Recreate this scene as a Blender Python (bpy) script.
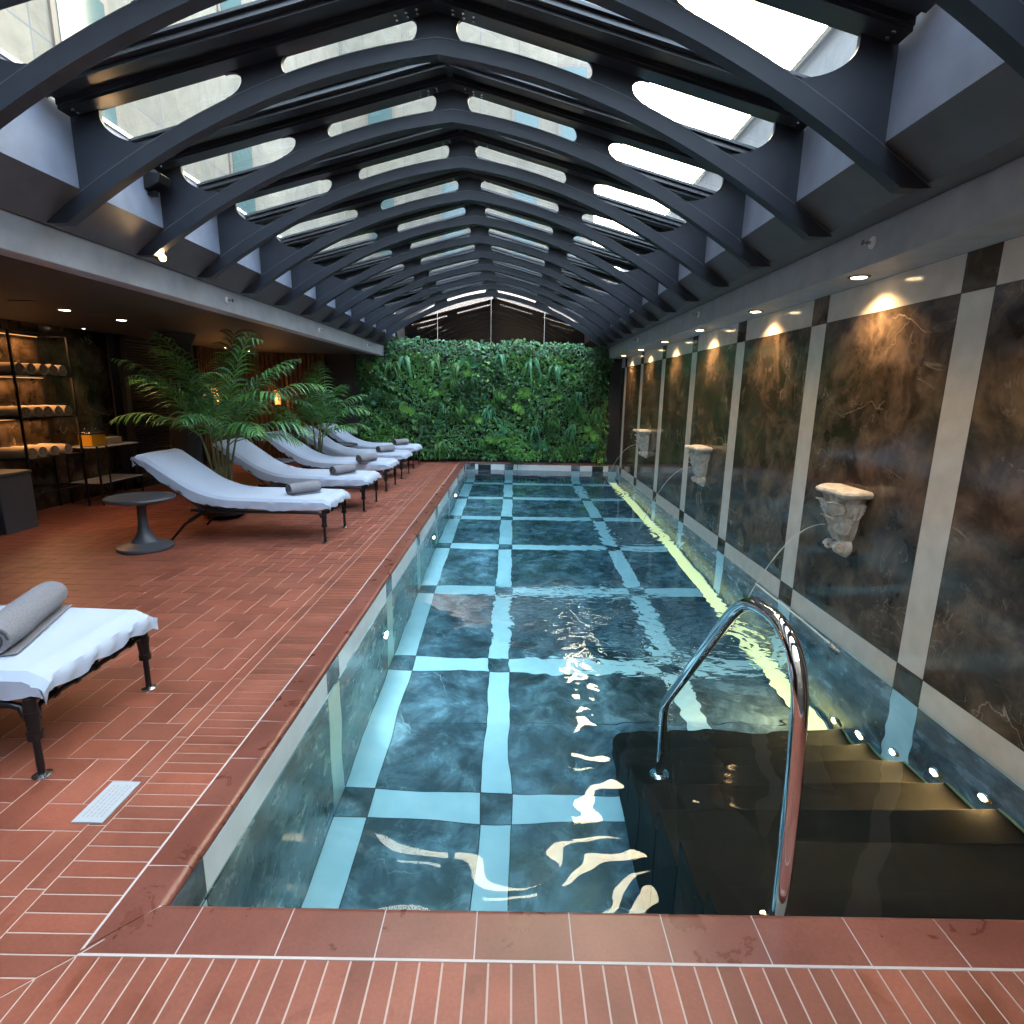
import bpy, math, random
from math import sin, cos, pi, radians, sqrt, hypot
from mathutils import Vector, Matrix, Euler
import numpy as np
random.seed(7)
rng = np.random.default_rng(11)
for o in list(bpy.data.objects): bpy.data.objects.remove(o)
S = bpy.context.scene
COL = S.collection

# ---------------------------------------------------------------- camera
cam = bpy.data.cameras.new('camera'); cam.sensor_width = 36; cam.lens = 36*562/1024
cam.clip_start = .05; cam.clip_end = 200
co = bpy.data.objects.new('camera', cam); COL.objects.link(co)
co.matrix_world = (Matrix.Translation((0, 0, 1.6)) @ Matrix.Rotation(radians(-.07), 4, 'Z')
                   @ Matrix.Rotation(radians(90-12.03), 4, 'X') @ Matrix.Rotation(radians(1.02), 4, 'Z'))
S.camera = co

# ---------------------------------------------------------------- sky, exposure
S.view_settings.view_transform = 'Standard'; S.view_settings.look = 'None'
S.view_settings.gamma = 1; S.view_settings.use_curve_mapping = False
S.view_settings.exposure = 0.50
W = bpy.data.worlds.new('sky'); S.world = W; W.use_nodes = True
nt = W.node_tree; nt.nodes.clear()
wo = nt.nodes.new('ShaderNodeOutputWorld'); bg = nt.nodes.new('ShaderNodeBackground')
tc = nt.nodes.new('ShaderNodeTexCoord'); dt = nt.nodes.new('ShaderNodeVectorMath'); dt.operation = 'DOT_PRODUCT'
nm = nt.nodes.new('ShaderNodeVectorMath'); nm.operation = 'NORMALIZE'
nt.links.new(tc.outputs['Generated'], nm.inputs[0]); nt.links.new(nm.outputs[0], dt.inputs[0])
sd = Vector((.30, 1.15, .66)).normalized(); dt.inputs[1].default_value = sd
rp = nt.nodes.new('ShaderNodeValToRGB'); nt.links.new(dt.outputs['Value'], rp.inputs[0])
e = rp.color_ramp.elements
e[0].position = 0.0; e[0].color = (.72, .84, 1.0, 1)
e[1].position = .80; e[1].color = (.85, .92, 1.0, 1)
x = e.new(.92); x.color = (1.9, 1.65, 1.2, 1)
x = e.new(.985); x.color = (4.0, 3.2, 2.0, 1)
nt.links.new(rp.outputs[0], bg.inputs[0]); bg.inputs[1].default_value = 9.0
nt.links.new(bg.outputs[0], wo.inputs[0])
S.cycles.use_denoising = True
S.cycles.max_bounces = 12; S.cycles.diffuse_bounces = 5; S.cycles.glossy_bounces = 6
S.cycles.transmission_bounces = 10; S.cycles.transparent_max_bounces = 12; S.cycles.volume_bounces = 0
S.cycles.caustics_reflective = True; S.cycles.caustics_refractive = True
S.cycles.sample_clamp_indirect = 6.0; S.cycles.blur_glossy = .3

# ---------------------------------------------------------------- materials
def mat(name, col, rough=.5, metal=0, spec=.5, emit=None, es=0, ior=None):
    m = bpy.data.materials.new(name); m.use_nodes = True
    b = m.node_tree.nodes['Principled BSDF']
    b.inputs['Base Color'].default_value = (*col, 1); b.inputs['Roughness'].default_value = rough
    b.inputs['Metallic'].default_value = metal; b.inputs['Specular IOR Level'].default_value = spec
    if ior: b.inputs['IOR'].default_value = ior
    if emit: b.inputs['Emission Color'].default_value = (*emit, 1); b.inputs['Emission Strength'].default_value = es
    return m
def N(m, t, **kw):
    n = m.node_tree.nodes.new(t)
    for k, v in kw.items():
        if k in n.inputs.keys(): n.inputs[k].default_value = v
        else: setattr(n, k, v)
    return n
def L(m, a, b): m.node_tree.links.new(a, b)
def bsdf(m): return m.node_tree.nodes['Principled BSDF']
def ramp(m, fac, stops):
    r = N(m, 'ShaderNodeValToRGB'); e = r.color_ramp.elements
    while len(e) < len(stops): e.new(.5)
    for q, (p, c) in zip(e, stops): q.position = p; q.color = (*c, 1) if len(c) == 3 else c
    L(m, fac, r.inputs[0]); return r
def noise(m, scale, detail=4, dist=0, rough=.5, vec=None):
    n = N(m, 'ShaderNodeTexNoise'); n.inputs['Scale'].default_value = scale; n.inputs['Detail'].default_value = detail
    n.inputs['Distortion'].default_value = dist; n.inputs['Roughness'].default_value = rough
    if vec is None:
        t = N(m, 'ShaderNodeTexCoord'); vec = t.outputs['Object']
    L(m, vec, n.inputs['Vector']); return n
def mixc(m, fac, a, b, mode='MIX'):
    x = N(m, 'ShaderNodeMix', data_type='RGBA', blend_type=mode)
    if isinstance(fac, (int, float)): x.inputs[0].default_value = fac
    else: L(m, fac, x.inputs[0])
    for i, v in ((6, a), (7, b)):
        if isinstance(v, tuple): x.inputs[i].default_value = (*v, 1)
        else: L(m, v, x.inputs[i])
    return x.outputs[2]
def bump(m, h, strength, dist=.01):
    b = N(m, 'ShaderNodeBump'); b.inputs['Strength'].default_value = strength; b.inputs['Distance'].default_value = dist
    L(m, h, b.inputs['Height']); L(m, b.outputs[0], bsdf(m).inputs['Normal'])

def marble(name, dark, mid, vein, rough, vs=1.0, veinmax=.55):
    m = mat(name, dark, rough)
    n1 = noise(m, 1.3*vs, 9, .9, .62); n2 = noise(m, 4.5*vs, 8, .4, .65)
    base = ramp(m, n1.outputs[0], [(.36, dark), (.56, mid), (.70, dark)])
    sp = ramp(m, n2.outputs[0], [(.42, (.55, .55, .55)), (.62, (1.5, 1.45, 1.4))])
    c = mixc(m, 1.0, base.outputs[0], sp.outputs[0], 'MULTIPLY')
    def veins(sc, w, dist, off):
        t = N(m, 'ShaderNodeTexCoord'); mp = N(m, 'ShaderNodeMapping'); mp.inputs['Location'].default_value = (off, off*1.7, off*.6)
        mp.inputs['Rotation'].default_value = (.5, .3, .4)
        L(m, t.outputs['Object'], mp.inputs[0])
        n = noise(m, sc, 5, dist, .5, mp.outputs[0])
        return ramp(m, n.outputs[0], [(.5-w, (0, 0, 0)), (.5, (1, 1, 1)), (.5+w, (0, 0, 0))])
    v1 = veins(.9*vs, .006, 1.6, 3.1); v2 = veins(2.6*vs, .007, 1.0, 9.3)
    brk = ramp(m, noise(m, 2.2*vs, 3).outputs[0], [(.50, (0, 0, 0)), (.64, (veinmax, veinmax, veinmax))])
    vv = mixc(m, .5, v1.outputs[0], v2.outputs[0], 'ADD')
    f = mixc(m, 1.0, vv, brk.outputs[0], 'MULTIPLY')
    out = mixc(m, f, c, vein)
    L(m, out, bsdf(m).inputs['Base Color'])
    rr = ramp(m, n2.outputs[0], [(.3, (rough,)*3), (.8, (rough*1.9,)*3)])
    L(m, rr.outputs[0], bsdf(m).inputs['Roughness'])
    return m

M = {}; ZW_ = -.16
M['marble_wall'] = marble('dark_brown_marble', (.030, .024, .019), (.115, .083, .058), (.60, .50, .40), .07)
M['marble_pool'] = marble('blue_grey_marble', (.052, .068, .082), (.150, .190, .225), (.55, .62, .64), .18, 1.0, .5)
M['marble_left'] = marble('dark_marble_back_wall', (.012, .010, .009), (.085, .060, .036), (.45, .38, .28), .12)
m = mat('pale_stone_tile', (.58, .53, .48), .12)
n = noise(m, 9, 5); r_ = ramp(m, n.outputs[0], [(.3, (.60, .545, .48)), (.7, (.71, .65, .58))]); L(m, r_.outputs[0], bsdf(m).inputs['Base Color']); M['pale'] = m
m = mat('white_pool_tile', (.72, .74, .74), .25)
n = noise(m, 6, 4); r_ = ramp(m, n.outputs[0], [(.3, (.66, .70, .70)), (.7, (.78, .79, .78))]); L(m, r_.outputs[0], bsdf(m).inputs['Base Color']); M['poolwhite'] = m
M['joint'] = mat('dark_joint', (.02, .02, .022), .7)
M['grout'] = mat('pale_grout', (.46, .34, .29), .8)
M['groutdk'] = mat('brown_grout', (.10, .048, .035), .8)
M['groutwhite'] = mat('white_grout', (.48, .42, .40), .7)

def terracotta(name, rough, gain=1.0):
    m = mat(name, (.3, .09, .05), rough)
    a = N(m, 'ShaderNodeVertexColor'); a.layer_name = 'tone'
    n = noise(m, 3.2, 6, .3); v = ramp(m, n.outputs[0], [(.30, (.74, .72, .70)), (.70, (1.18, 1.2, 1.22))])
    c = mixc(m, 1.0, a.outputs[0], v.outputs[0], 'MULTIPLY')
    w = noise(m, 5.5, 5, .6, .6); wr = ramp(m, w.outputs[0], [(.57, (1, 1, 1)), (.66, (.80, .74, .70))])
    c = mixc(m, 1.0, c, wr.outputs[0], 'MULTIPLY')
    g = noise(m, 90, 3); gr = ramp(m, g.outputs[0], [(.3, (.9, .9, .9)), (.7, (1.08, 1.08, 1.08))])
    c = mixc(m, 1.0, c, gr.outputs[0], 'MULTIPLY')
    L(m, c, bsdf(m).inputs['Base Color'])
    rr = ramp(m, w.outputs[0], [(.45, (rough,)*3), (.60, (rough*.95,)*3), (.68, (rough*.75,)*3)])
    L(m, rr.outputs[0], bsdf(m).inputs['Roughness'])
    bump(m, g.outputs[0], .10, .002)
    return m
M['brick'] = terracotta('terracotta_brick', .46)
M['coping'] = terracotta('terracotta_coping', .30)

def paint(name, col, rough=.45, k=.12):
    m = mat(name, col, rough); n = noise(m, 6, 5)
    lo = tuple(c*(1-k) for c in col); hi = tuple(c*(1+k) for c in col)
    r = ramp(m, n.outputs[0], [(.3, lo), (.7, hi)]); L(m, r.outputs[0], bsdf(m).inputs['Base Color'])
    n2 = noise(m, 60, 3); bump(m, n2.outputs[0], .08, .002); return m
M['rib'] = paint('dark_navy_paint', (.024, .029, .040), .45); bsdf(M['rib']).inputs['Specular IOR Level'].default_value = .3
M['rafter'] = paint('charcoal_metal', (.022, .026, .033), .28)
M['grey'] = paint('grey_plaster', (.33, .34, .365), .5)
M['soffit'] = paint('slate_plaster', (.085, .088, .10), .55)
M['greyup'] = paint('blue_grey_plaster', (.25, .285, .37), .5)
M['ceil'] = paint('dark_ceiling_paint', (.036, .032, .031), .6)
M['black'] = mat('black_iron', (.010, .010, .012), .38, .3)
M['blackmatt'] = mat('black_matt', (.012, .012, .013), .7)
M['chrome'] = mat('polished_steel', (.78, .78, .80), .06, 1)
M['steel'] = mat('brushed_steel', (.55, .55, .56), .25, 1)
M['whiteplastic'] = mat('white_plastic', (.75, .75, .74), .35)
M['sill'] = mat('pale_sill', (.75, .73, .68), .4)
M['stair'] = paint('dark_rubber_tread', (.009, .007, .005), .7, .25); bsdf(M['stair']).inputs['Specular IOR Level'].default_value = .2
M['tread_edge'] = mat('pale_tread_edge', (.40, .36, .18), .5)
m = mat('towel_white', (.40, .455, .56), .9)
n = noise(m, 160, 2); bump(m, n.outputs[0], .15, .002); M['cover'] = m
m = mat('towel_grey', (.20, .195, .22), .95)
n = noise(m, 240, 2); r_ = ramp(m, n.outputs[0], [(.3, (.14, .135, .15)), (.7, (.27, .26, .285))]); L(m, r_.outputs[0], bsdf(m).inputs['Base Color'])
bump(m, n.outputs[0], .5, .004); M['towel'] = m
m = mat('towel_beige', (.46, .36, .25), .95); n = noise(m, 200, 2); bump(m, n.outputs[0], .5, .004); M['towelb'] = m
M['towel_dark'] = mat('towel_core', (.05, .048, .055), .95)
M['plastic'] = paint('dark_grey_moulded_plastic', (.052, .056, .066), .42, .1)
M['pot'] = paint('black_pot', (.016, .016, .018), .4)
M['soil'] = mat('soil', (.03, .02, .014), .95)
m = mat('leaf_green', (.05, .15, .04), .42)
a = N(m, 'ShaderNodeVertexColor'); a.layer_name = 'tone'; L(m, a.outputs[0], bsdf(m).inputs['Base Color'])
bsdf(m).inputs['Subsurface Weight'].default_value = 0; M['leaf'] = m
M['stem'] = paint('palm_stem', (.10, .12, .05), .6, .3)
m = mat('corbel_stone', (.60, .56, .50), .65)
n = noise(m, 22, 6, .5); r_ = ramp(m, n.outputs[0], [(.35, (.42, .40, .38)), (.6, (.66, .62, .56))]); L(m, r_.outputs[0], bsdf(m).inputs['Base Color'])
bump(m, n.outputs[0], .5, .012); M['stone'] = m
M['lamp_warm'] = mat('warm_lamp_glow', (1, .8, .5), .4, emit=(1, .70, .36), es=14)
M['lamp_dim'] = mat('dim_warm_glow', (1, .7, .4), .4, emit=(1, .5, .18), es=.7)
M['amberglow'] = mat('amber_shade_glow', (1, .6, .2), .4, emit=(1, .42, .10), es=.55)
M['lamp_white'] = mat('white_lamp_glow', (1, 1, 1), .4, emit=(.9, .95, 1), es=30)
M['lamp_step'] = mat('step_lamp_glow', (1, .85, .5), .4, emit=(1, .55, .16), es=1.3)
M['led'] = mat('led_glow', (1, 1, .5), .4, emit=(1, .66, .26), es=.9)
m = bpy.data.materials.new('mirror_bronze'); m.use_nodes = True
b = bsdf(m); b.inputs['Base Color'].default_value = (.30, .215, .165, 1); b.inputs['Metallic'].default_value = 1; b.inputs['Roughness'].default_value = .035; M['mirror'] = m
m = mat('louvre_black', (.014, .016, .022), .35); M['louvre'] = m
m = mat('dark_wood', (.05, .028, .016), .45)
n = noise(m, 3, 6, 2.0); r_ = ramp(m, n.outputs[0], [(.3, (.028, .015, .009)), (.7, (.12, .06, .03))]); L(m, r_.outputs[0], bsdf(m).inputs['Base Color']); M['wood'] = m

def glassmat(name, tint, refl=.10, tr=.9):
    m = bpy.data.materials.new(name); m.use_nodes = True; t = m.node_tree; t.nodes.clear()
    o = t.nodes.new('ShaderNodeOutputMaterial'); mx = t.nodes.new('ShaderNodeMixShader'); g = t.nodes.new('ShaderNodeBsdfGlossy')
    p = t.nodes.new('ShaderNodeBsdfTransparent'); lw = t.nodes.new('ShaderNodeLayerWeight'); lw.inputs[0].default_value = .5
    pw = t.nodes.new('ShaderNodeMath'); pw.operation = 'POWER'; pw.inputs[1].default_value = 5; t.links.new(lw.outputs['Facing'], pw.inputs[0])
    f = t.nodes.new('ShaderNodeMath'); f.operation = 'MULTIPLY_ADD'; f.inputs[1].default_value = .8; f.inputs[2].default_value = .035; t.links.new(pw.outputs[0], f.inputs[0])
    g.inputs['Roughness'].default_value = .02; g.inputs['Color'].default_value = (.9, .9, .9, 1); p.inputs[0].default_value = (*tint, 1)
    t.links.new(f.outputs[0], mx.inputs[0]); t.links.new(p.outputs[0], mx.inputs[1]); t.links.new(g.outputs[0], mx.inputs[2]); t.links.new(mx.outputs[0], o.inputs[0])
    return m
M['glass'] = glassmat('skylight_glass', (.86, .90, .92))
M['clear'] = glassmat('clear_glass', (.92, .93, .92))
M['amber'] = mat('amber_drink', (.85, .42, .03), .15)
m = bpy.data.materials.new('pool_water'); m.use_nodes = True; t = m.node_tree; t.nodes.clear()
o = t.nodes.new('ShaderNodeOutputMaterial'); g = t.nodes.new('ShaderNodeBsdfGlass'); g.inputs['IOR'].default_value = 1.333; g.inputs['Roughness'].default_value = 0
v = t.nodes.new('ShaderNodeVolumeAbsorption'); v.inputs['Color'].default_value = (.06, .74, .92, 1); v.inputs['Density'].default_value = .31
t.links.new(g.outputs[0], o.inputs['Surface']); t.links.new(v.outputs[0], o.inputs['Volume']); M['water'] = m
# fine ripples where the jets and the inlet stir the water
cd = N(m, 'ShaderNodeTexCoord'); acc = None
for cx, cy, rad_, am in ((.62, 4.3, 1.15, 1.0), (1.2, 3.75, .9, .9), (1.62, 3.88, .8, 1.0), (1.60, 7.0, .8, .8), (1.60, 10.1, .8, .7)):
    d_ = N(m, 'ShaderNodeVectorMath', operation='DISTANCE'); L(m, cd.outputs['Object'], d_.inputs[0]); d_.inputs[1].default_value = (cx, cy, ZW_)
    r_ = N(m, 'ShaderNodeMapRange', interpolation_type='SMOOTHSTEP'); L(m, d_.outputs['Value'], r_.inputs['Value']); r_.inputs['From Min'].default_value = rad_; r_.inputs['From Max'].default_value = .1; r_.inputs['To Max'].default_value = am
    if acc is None: acc = r_.outputs[0]
    else:
        q_ = N(m, 'ShaderNodeMath', operation='MAXIMUM'); L(m, acc, q_.inputs[0]); L(m, r_.outputs[0], q_.inputs[1]); acc = q_.outputs[0]
mp_ = N(m, 'ShaderNodeMapping'); mp_.inputs['Scale'].default_value = (.8, 1.5, 1); mp_.inputs['Rotation'].default_value = (0, 0, .25); L(m, cd.outputs['Object'], mp_.inputs[0])
n_1 = noise(m, 9, 2, 1.1, .4, mp_.outputs[0]); ml = N(m, 'ShaderNodeMath', operation='MULTIPLY'); L(m, n_1.outputs[0], ml.inputs[0]); L(m, acc, ml.inputs[1])
bm_ = N(m, 'ShaderNodeBump'); bm_.inputs['Strength'].default_value = .55; bm_.inputs['Distance'].default_value = .018; L(m, ml.outputs[0], bm_.inputs['Height']); L(m, bm_.outputs[0], g.inputs['Normal'])
M['jet'] = mat('jet_water', (.45, .45, .43), .1, ior=1.33)
m = mat('facade_stone', (.5, .47, .42), .8)
br = N(m, 'ShaderNodeTexBrick'); t_ = N(m, 'ShaderNodeTexCoord'); mp = N(m, 'ShaderNodeMapping'); mp.inputs['Rotation'].default_value = (0, pi/2, 0)
br.offset = 0; br.inputs['Scale'].default_value = 1; br.inputs['Brick Width'].default_value = 1.15; br.inputs['Row Height'].default_value = 2.6
br.inputs['Mortar Size'].default_value = .012; br.inputs['Color1'].default_value = (.175, .150, .110, 1); br.inputs['Color2'].default_value = (.135, .118, .090, 1); br.inputs['Mortar'].default_value = (.10, .10, .10, 1)
mp2 = N(m, 'ShaderNodeCombineXYZ'); sp = N(m, 'ShaderNodeSeparateXYZ'); L(m, t_.outputs['Object'], sp.inputs[0])
ad = N(m, 'ShaderNodeMath', operation='ADD'); L(m, sp.outputs[0], ad.inputs[0]); L(m, sp.outputs[1], ad.inputs[1]); L(m, ad.outputs[0], mp2.inputs[0]); L(m, sp.outputs[2], mp2.inputs[1])
L(m, mp2.outputs[0], br.inputs['Vector'])
n = noise(m, 2.5, 8, .8, .65); r_ = ramp(m, n.outputs[0], [(.3, (.72, .71, .70)), (.7, (1.15, 1.15, 1.12))])
L(m, mixc(m, 1.0, br.outputs[0], r_.outputs[0], 'MULTIPLY'), bsdf(m).inputs['Base Color']); M['facade'] = m
M['facadeglass'] = mat('facade_window_glass', (.05, .085, .08), .08)
M['facadeframe'] = mat('facade_frame', (.12, .09, .065), .5)
M['plaque'] = mat('plaque_white', (.40, .43, .46), .35)
M['plaquetext'] = mat('plaque_print', (.34, .32, .34), .5)

warm = (1, .62, .28)
# ---------------------------------------------------------------- mesh helpers
class MB:
    def __init__(s): s.v = []; s.f = []; s.m = []; s.c = []
    def add(s, vs, fs, mi=0, col=(1, 1, 1)):
        b = len(s.v); s.v += [tuple(p) for p in vs]
        for f in fs: s.f.append(tuple(b+i for i in f)); s.m.append(mi); s.c.append(col)
    def quad(s, a, b, c, d, mi=0, col=(1, 1, 1)): s.add([a, b, c, d], [(0, 1, 2, 3)], mi, col)
    def box(s, lo, hi, mi=0, col=(1, 1, 1), mtx=None):
        x0, y0, z0 = lo; x1, y1, z1 = hi
        vs = [Vector(p) for p in ((x0, y0, z0), (x1, y0, z0), (x1, y1, z0), (x0, y1, z0), (x0, y0, z1), (x1, y0, z1), (x1, y1, z1), (x0, y1, z1))]
        if mtx: vs = [mtx @ p for p in vs]
        s.add(vs, [(0, 3, 2, 1), (4, 5, 6, 7), (0, 1, 5, 4), (1, 2, 6, 5), (2, 3, 7, 6), (3, 0, 4, 7)], mi, col)
    def tube(s, pts, r, seg=10, mi=0, caps=True, closed=False, col=(1, 1, 1)):
        pts = [Vector(p) for p in pts]; n = len(pts); rs = r if isinstance(r, (list, tuple)) else [r]*n
        up = None; rings = []
        for i, p in enumerate(pts):
            a = pts[(i-1) % n] if (i or closed) else p; c = pts[(i+1) % n] if (i < n-1 or closed) else p
            d = (c-a).normalized()
            if up is None: up = Vector((0, 0, 1)) if abs(d.z) < .9 else Vector((1, 0, 0))
            u = (up-d*up.dot(d)).normalized(); w = d.cross(u); up = u
            rings.append([p+(u*cos(2*pi*k/seg)+w*sin(2*pi*k/seg))*rs[i] for k in range(seg)])
        vs = [q for g in rings for q in g]; fs = []
        for i in range(n if closed else n-1):
            for k in range(seg):
                a = i*seg+k; b = i*seg+(k+1) % seg; c = ((i+1) % n)*seg+(k+1) % seg; d = ((i+1) % n)*seg+k
                fs.append((a, b, c, d))
        if caps and not closed: fs += [tuple(range(seg))[::-1], tuple((n-1)*seg+k for k in range(seg))]
        s.add(vs, fs, mi, col)
    def lathe(s, prof, c=(0, 0, 0), seg=32, mi=0, mtx=None):
        vs = []; fs = []
        for r, z in prof:
            for k in range(seg):
                p = Vector((r*cos(2*pi*k/seg), r*sin(2*pi*k/seg), z))
                if mtx: p = mtx @ p
                vs.append(p+Vector(c))
        for i in range(len(prof)-1):
            for k in range(seg):
                fs.append((i*seg+k, i*seg+(k+1) % seg, (i+1)*seg+(k+1) % seg, (i+1)*seg+k))
        fs.append(tuple(range(seg))[::-1]); fs.append(tuple((len(prof)-1)*seg+k for k in range(seg)))
        s.add(vs, fs, mi)
    def prism(s, poly, y0, y1, mi=0, ax='Y'):
        n = len(poly)
        f = (lambda p, t: (p[0], t, p[1])) if ax == 'Y' else ((lambda p, t: (t, p[0], p[1])) if ax == 'X' else (lambda p, t: (p[0], p[1], t)))
        vs = [f(p, y0) for p in poly]+[f(p, y1) for p in poly]
        fs = [tuple(range(n)), tuple(range(2*n-1, n-1, -1))]+[(i, i+n, (i+1) % n+n, (i+1) % n) for i in range(n)]
        s.add(vs, fs, mi)
    def build(s, name, mats, parent=None, smooth=False, bevel=0, loc=None, tone=False, fix=True):
        me = bpy.data.meshes.new(name); me.from_pydata(s.v, [], s.f)
        if not isinstance(mats, (list, tuple)): mats = [mats]
        for q in mats: me.materials.append(M[q] if isinstance(q, str) else q)
        if len(mats) > 1: me.polygons.foreach_set('material_index', s.m)
        if smooth: me.polygons.foreach_set('use_smooth', [True]*len(s.f))
        if tone:
            ca = me.color_attributes.new('tone', 'FLOAT_COLOR', 'CORNER')
            arr = np.ones((len(me.loops), 4), dtype=np.float32)
            cnt = [len(f) for f in s.f]; arr[:, :3] = np.repeat(np.array(s.c, dtype=np.float32), cnt, axis=0)
            ca.data.foreach_set('color', arr.ravel())
        me.update()
        if fix:
            import bmesh
            bm = bmesh.new(); bm.from_mesh(me); bmesh.ops.recalc_face_normals(bm, faces=bm.faces); bm.to_mesh(me); bm.free()
        o = bpy.data.objects.new(name, me); COL.objects.link(o)
        if parent: o.parent = parent
        if loc: o.location = loc
        if bevel:
            b = o.modifiers.new('bevel', 'BEVEL'); b.width = bevel; b.segments = 2; b.limit_method = 'ANGLE'
        if smooth:
            try: me.set_sharp_from_angle(angle=radians(38))
            except Exception: pass
        return o
def tag(o, label=None, cat=None, group=None, kind=None):
    if label: o['label'] = label
    if cat: o['category'] = cat
    if group: o['group'] = group
    if kind: o['kind'] = kind
    return o
def thing(name, loc, label, cat, group=None, rz=0):
    o = bpy.data.objects.new(name, None); COL.objects.link(o); o.location = loc; o.rotation_euler = (0, 0, rz); o.empty_display_size = .1
    return tag(o, label, cat, group)
def dup(root, loc, label, rz=None, group=None):
    r = root.copy(); COL.objects.link(r); r.location = loc; r['label'] = label
    if rz is not None: r.rotation_euler = (0, 0, rz)
    if group: r['group'] = group
    for ch in list(root.children):
        c = ch.copy(); COL.objects.link(c); c.parent = r
        for g in ch.children:
            d = g.copy(); COL.objects.link(d); d.parent = c
    return r
def struct(o, label=None): o['kind'] = 'structure'; return tag(o, label) if label else o
def light(kind, loc, energy, col, parent=None, **kw):
    l = bpy.data.lights.new('lamp_light', kind); l.energy = energy; l.color = col
    for k, v in kw.items(): setattr(l, k, v)
    o = bpy.data.objects.new('lamp_light', l); COL.objects.link(o); o.location = loc
    if parent: o.parent = parent
    return o

# ================================================================ LARGE STRUCTURE
XL, XR = -1.06, 2.415          # pool walls
YN, YF = 1.474, 12.95
ZF, ZW = -1.58, -.16           # pool floor, water level
SY = [(3.005+1.56*k, 3.23+1.56*k) for k in range(-4, 8)]       # pale strips along the length
SX = [(-1.06, -.86), (-.172, .019), (1.37, 1.57), (2.23, 2.415)]
def spans(a, b, strips):
    ed = {a, b}
    for s0, s1 in strips:
        for q in (s0, s1):
            if a < q < b: ed.add(q)
    ed = sorted(ed); out = []
    for p, q in zip(ed, ed[1:]):
        mid = (p+q)/2; out.append((p, q, any(s0 < mid < s1 for s0, s1 in strips)))
    return out
def tiles(mb, fn, aS, bS, dark=0, pale=1, g=.003, split=None):
    for a0, a1, sa in aS:
        for b0, b1, sb in bS:
            mi = pale if sa != sb else dark
            cuts = [a0, a1]
            if not sa and not sb and split and a1-a0 > split: cuts = [a0, (a0+a1)/2, a1]
            for c0, c1 in zip(cuts, cuts[1:]):
                mb.quad(fn(c0+g, b0+g), fn(c1-g, b0+g), fn(c1-g, b1-g), fn(c0+g, b1-g), mi)
# deck bricks
def tone(base=(.238, .070, .042), k=.15):
    f = 1+random.uniform(-k, k); h = random.uniform(-.05, .05)
    return (base[0]*f, base[1]*f*(1+h), base[2]*f*(1+h*1.4))
G = .003
def clip(poly, nx, ny, d):       # keep nx*x+ny*y <= d
    out = []
    for i in range(len(poly)):
        a, b = poly[i], poly[(i+1) % len(poly)]; fa = nx*a[0]+ny*a[1]-d; fb = nx*b[0]+ny*b[1]-d
        if fa <= 0: out.append(a)
        if (fa < 0 < fb) or (fb < 0 < fa):
            t = fa/(fa-fb); out.append((a[0]+(b[0]-a[0])*t, a[1]+(b[1]-a[1])*t))
    return out
mb = MB()
def brick(x0, y0, x1, y1, clips=(), z=0.0, g=G):
    p = [(x0+g, y0+g), (x1-g, y0+g), (x1-g, y1-g), (x0+g, y1-g)]
    for c in clips:
        p = clip(p, *c)
        if len(p) < 3: return
    t = tone(); n = len(p)
    mb.add([(q[0], q[1], z) for q in p]+[(q[0], q[1], z-.006) for q in p], [tuple(range(n))]+[(i, i+n, (i+1) % n+n, (i+1) % n) for i in range(n)], 0, t)
X1, X2, X3 = -1.555, -1.485, -1.222       # field / stringer / soldier / coping
Y1, Y2, Y3 = 1.308, 1.045, .975
mm = .1365
for i in range(-42, 60):
    for j in range(-24, 90):
        x = -1.652+mm*i; y = 2.04+mm*j; k = (i-j+3) % 4
        if x > X1 or y > 13.1: continue
        cl = [(1, 0, X1-G), (0, 1, 13.09), (-1, 0, 6.1)]
        if k == 0: brick(x, y, x+2*mm, y+mm, cl)
        elif k == 3: brick(x, y, x+mm, y+2*mm, cl)
yy = Y3
while yy < 13.0: brick(X1, yy, X2, min(yy+.2737, 13.09)); yy += .2737
k = 0; p = .0655
while Y1+k*p < 13.08: brick(X2, Y1+k*p, X3, min(Y1+(k+1)*p, 13.09)); k += 1
# corner square, mitred
for k in range(5):
    brick(X2, Y1-(k+1)*p, X3, Y1-k*p, [(1, -1, X3-Y1-.004)])
    brick(X3-(k+1)*p, Y2, X3-k*p, Y1, [(-1, 1, -X3+Y1-.004), (-1, 0, -X2)])
k = 0
while X3+k*p < 2.41: brick(X3+k*p, Y2, min(X3+(k+1)*p, 2.41), Y1); k += 1
xx = X2
while xx < 2.4: brick(xx, Y3, min(xx+.2737, 2.41), Y2); xx += .2737
for i in range(-10, 60):
    for j in range(-24, 12):
        x = -1.652+mm*i; y = 2.04+mm*j; k = (i-j+3) % 4
        cl = [(-1, 0, -X1), (0, 1, Y3), (1, 0, 2.41)]
        if k == 0: brick(x, y, x+2*mm, y+mm, cl)
        elif k == 3: brick(x, y, x+mm, y+2*mm, cl)
mb.quad((-6.1, -1.5, -.0022), (X3, -1.5, -.0022), (X3, 13.1, -.0022), (-6.1, 13.1, -.0022), 1)
mb.quad((X3, -1.5, -.0022), (2.42, -1.5, -.0022), (2.42, Y1, -.0022), (X3, Y1, -.0022), 1)
mb.box((-6.2, -1.5, -.3), (X3-.01, 13.3, -.01), 2); mb.box((X3-.01, -1.5, -.3), (2.42, Y1-.01, -.01), 2)
floor = struct(mb.build('floor', ['brick', 'grout', 'groutdk'], tone=True, fix=False), 'wet terracotta brick deck around the pool')

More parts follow.
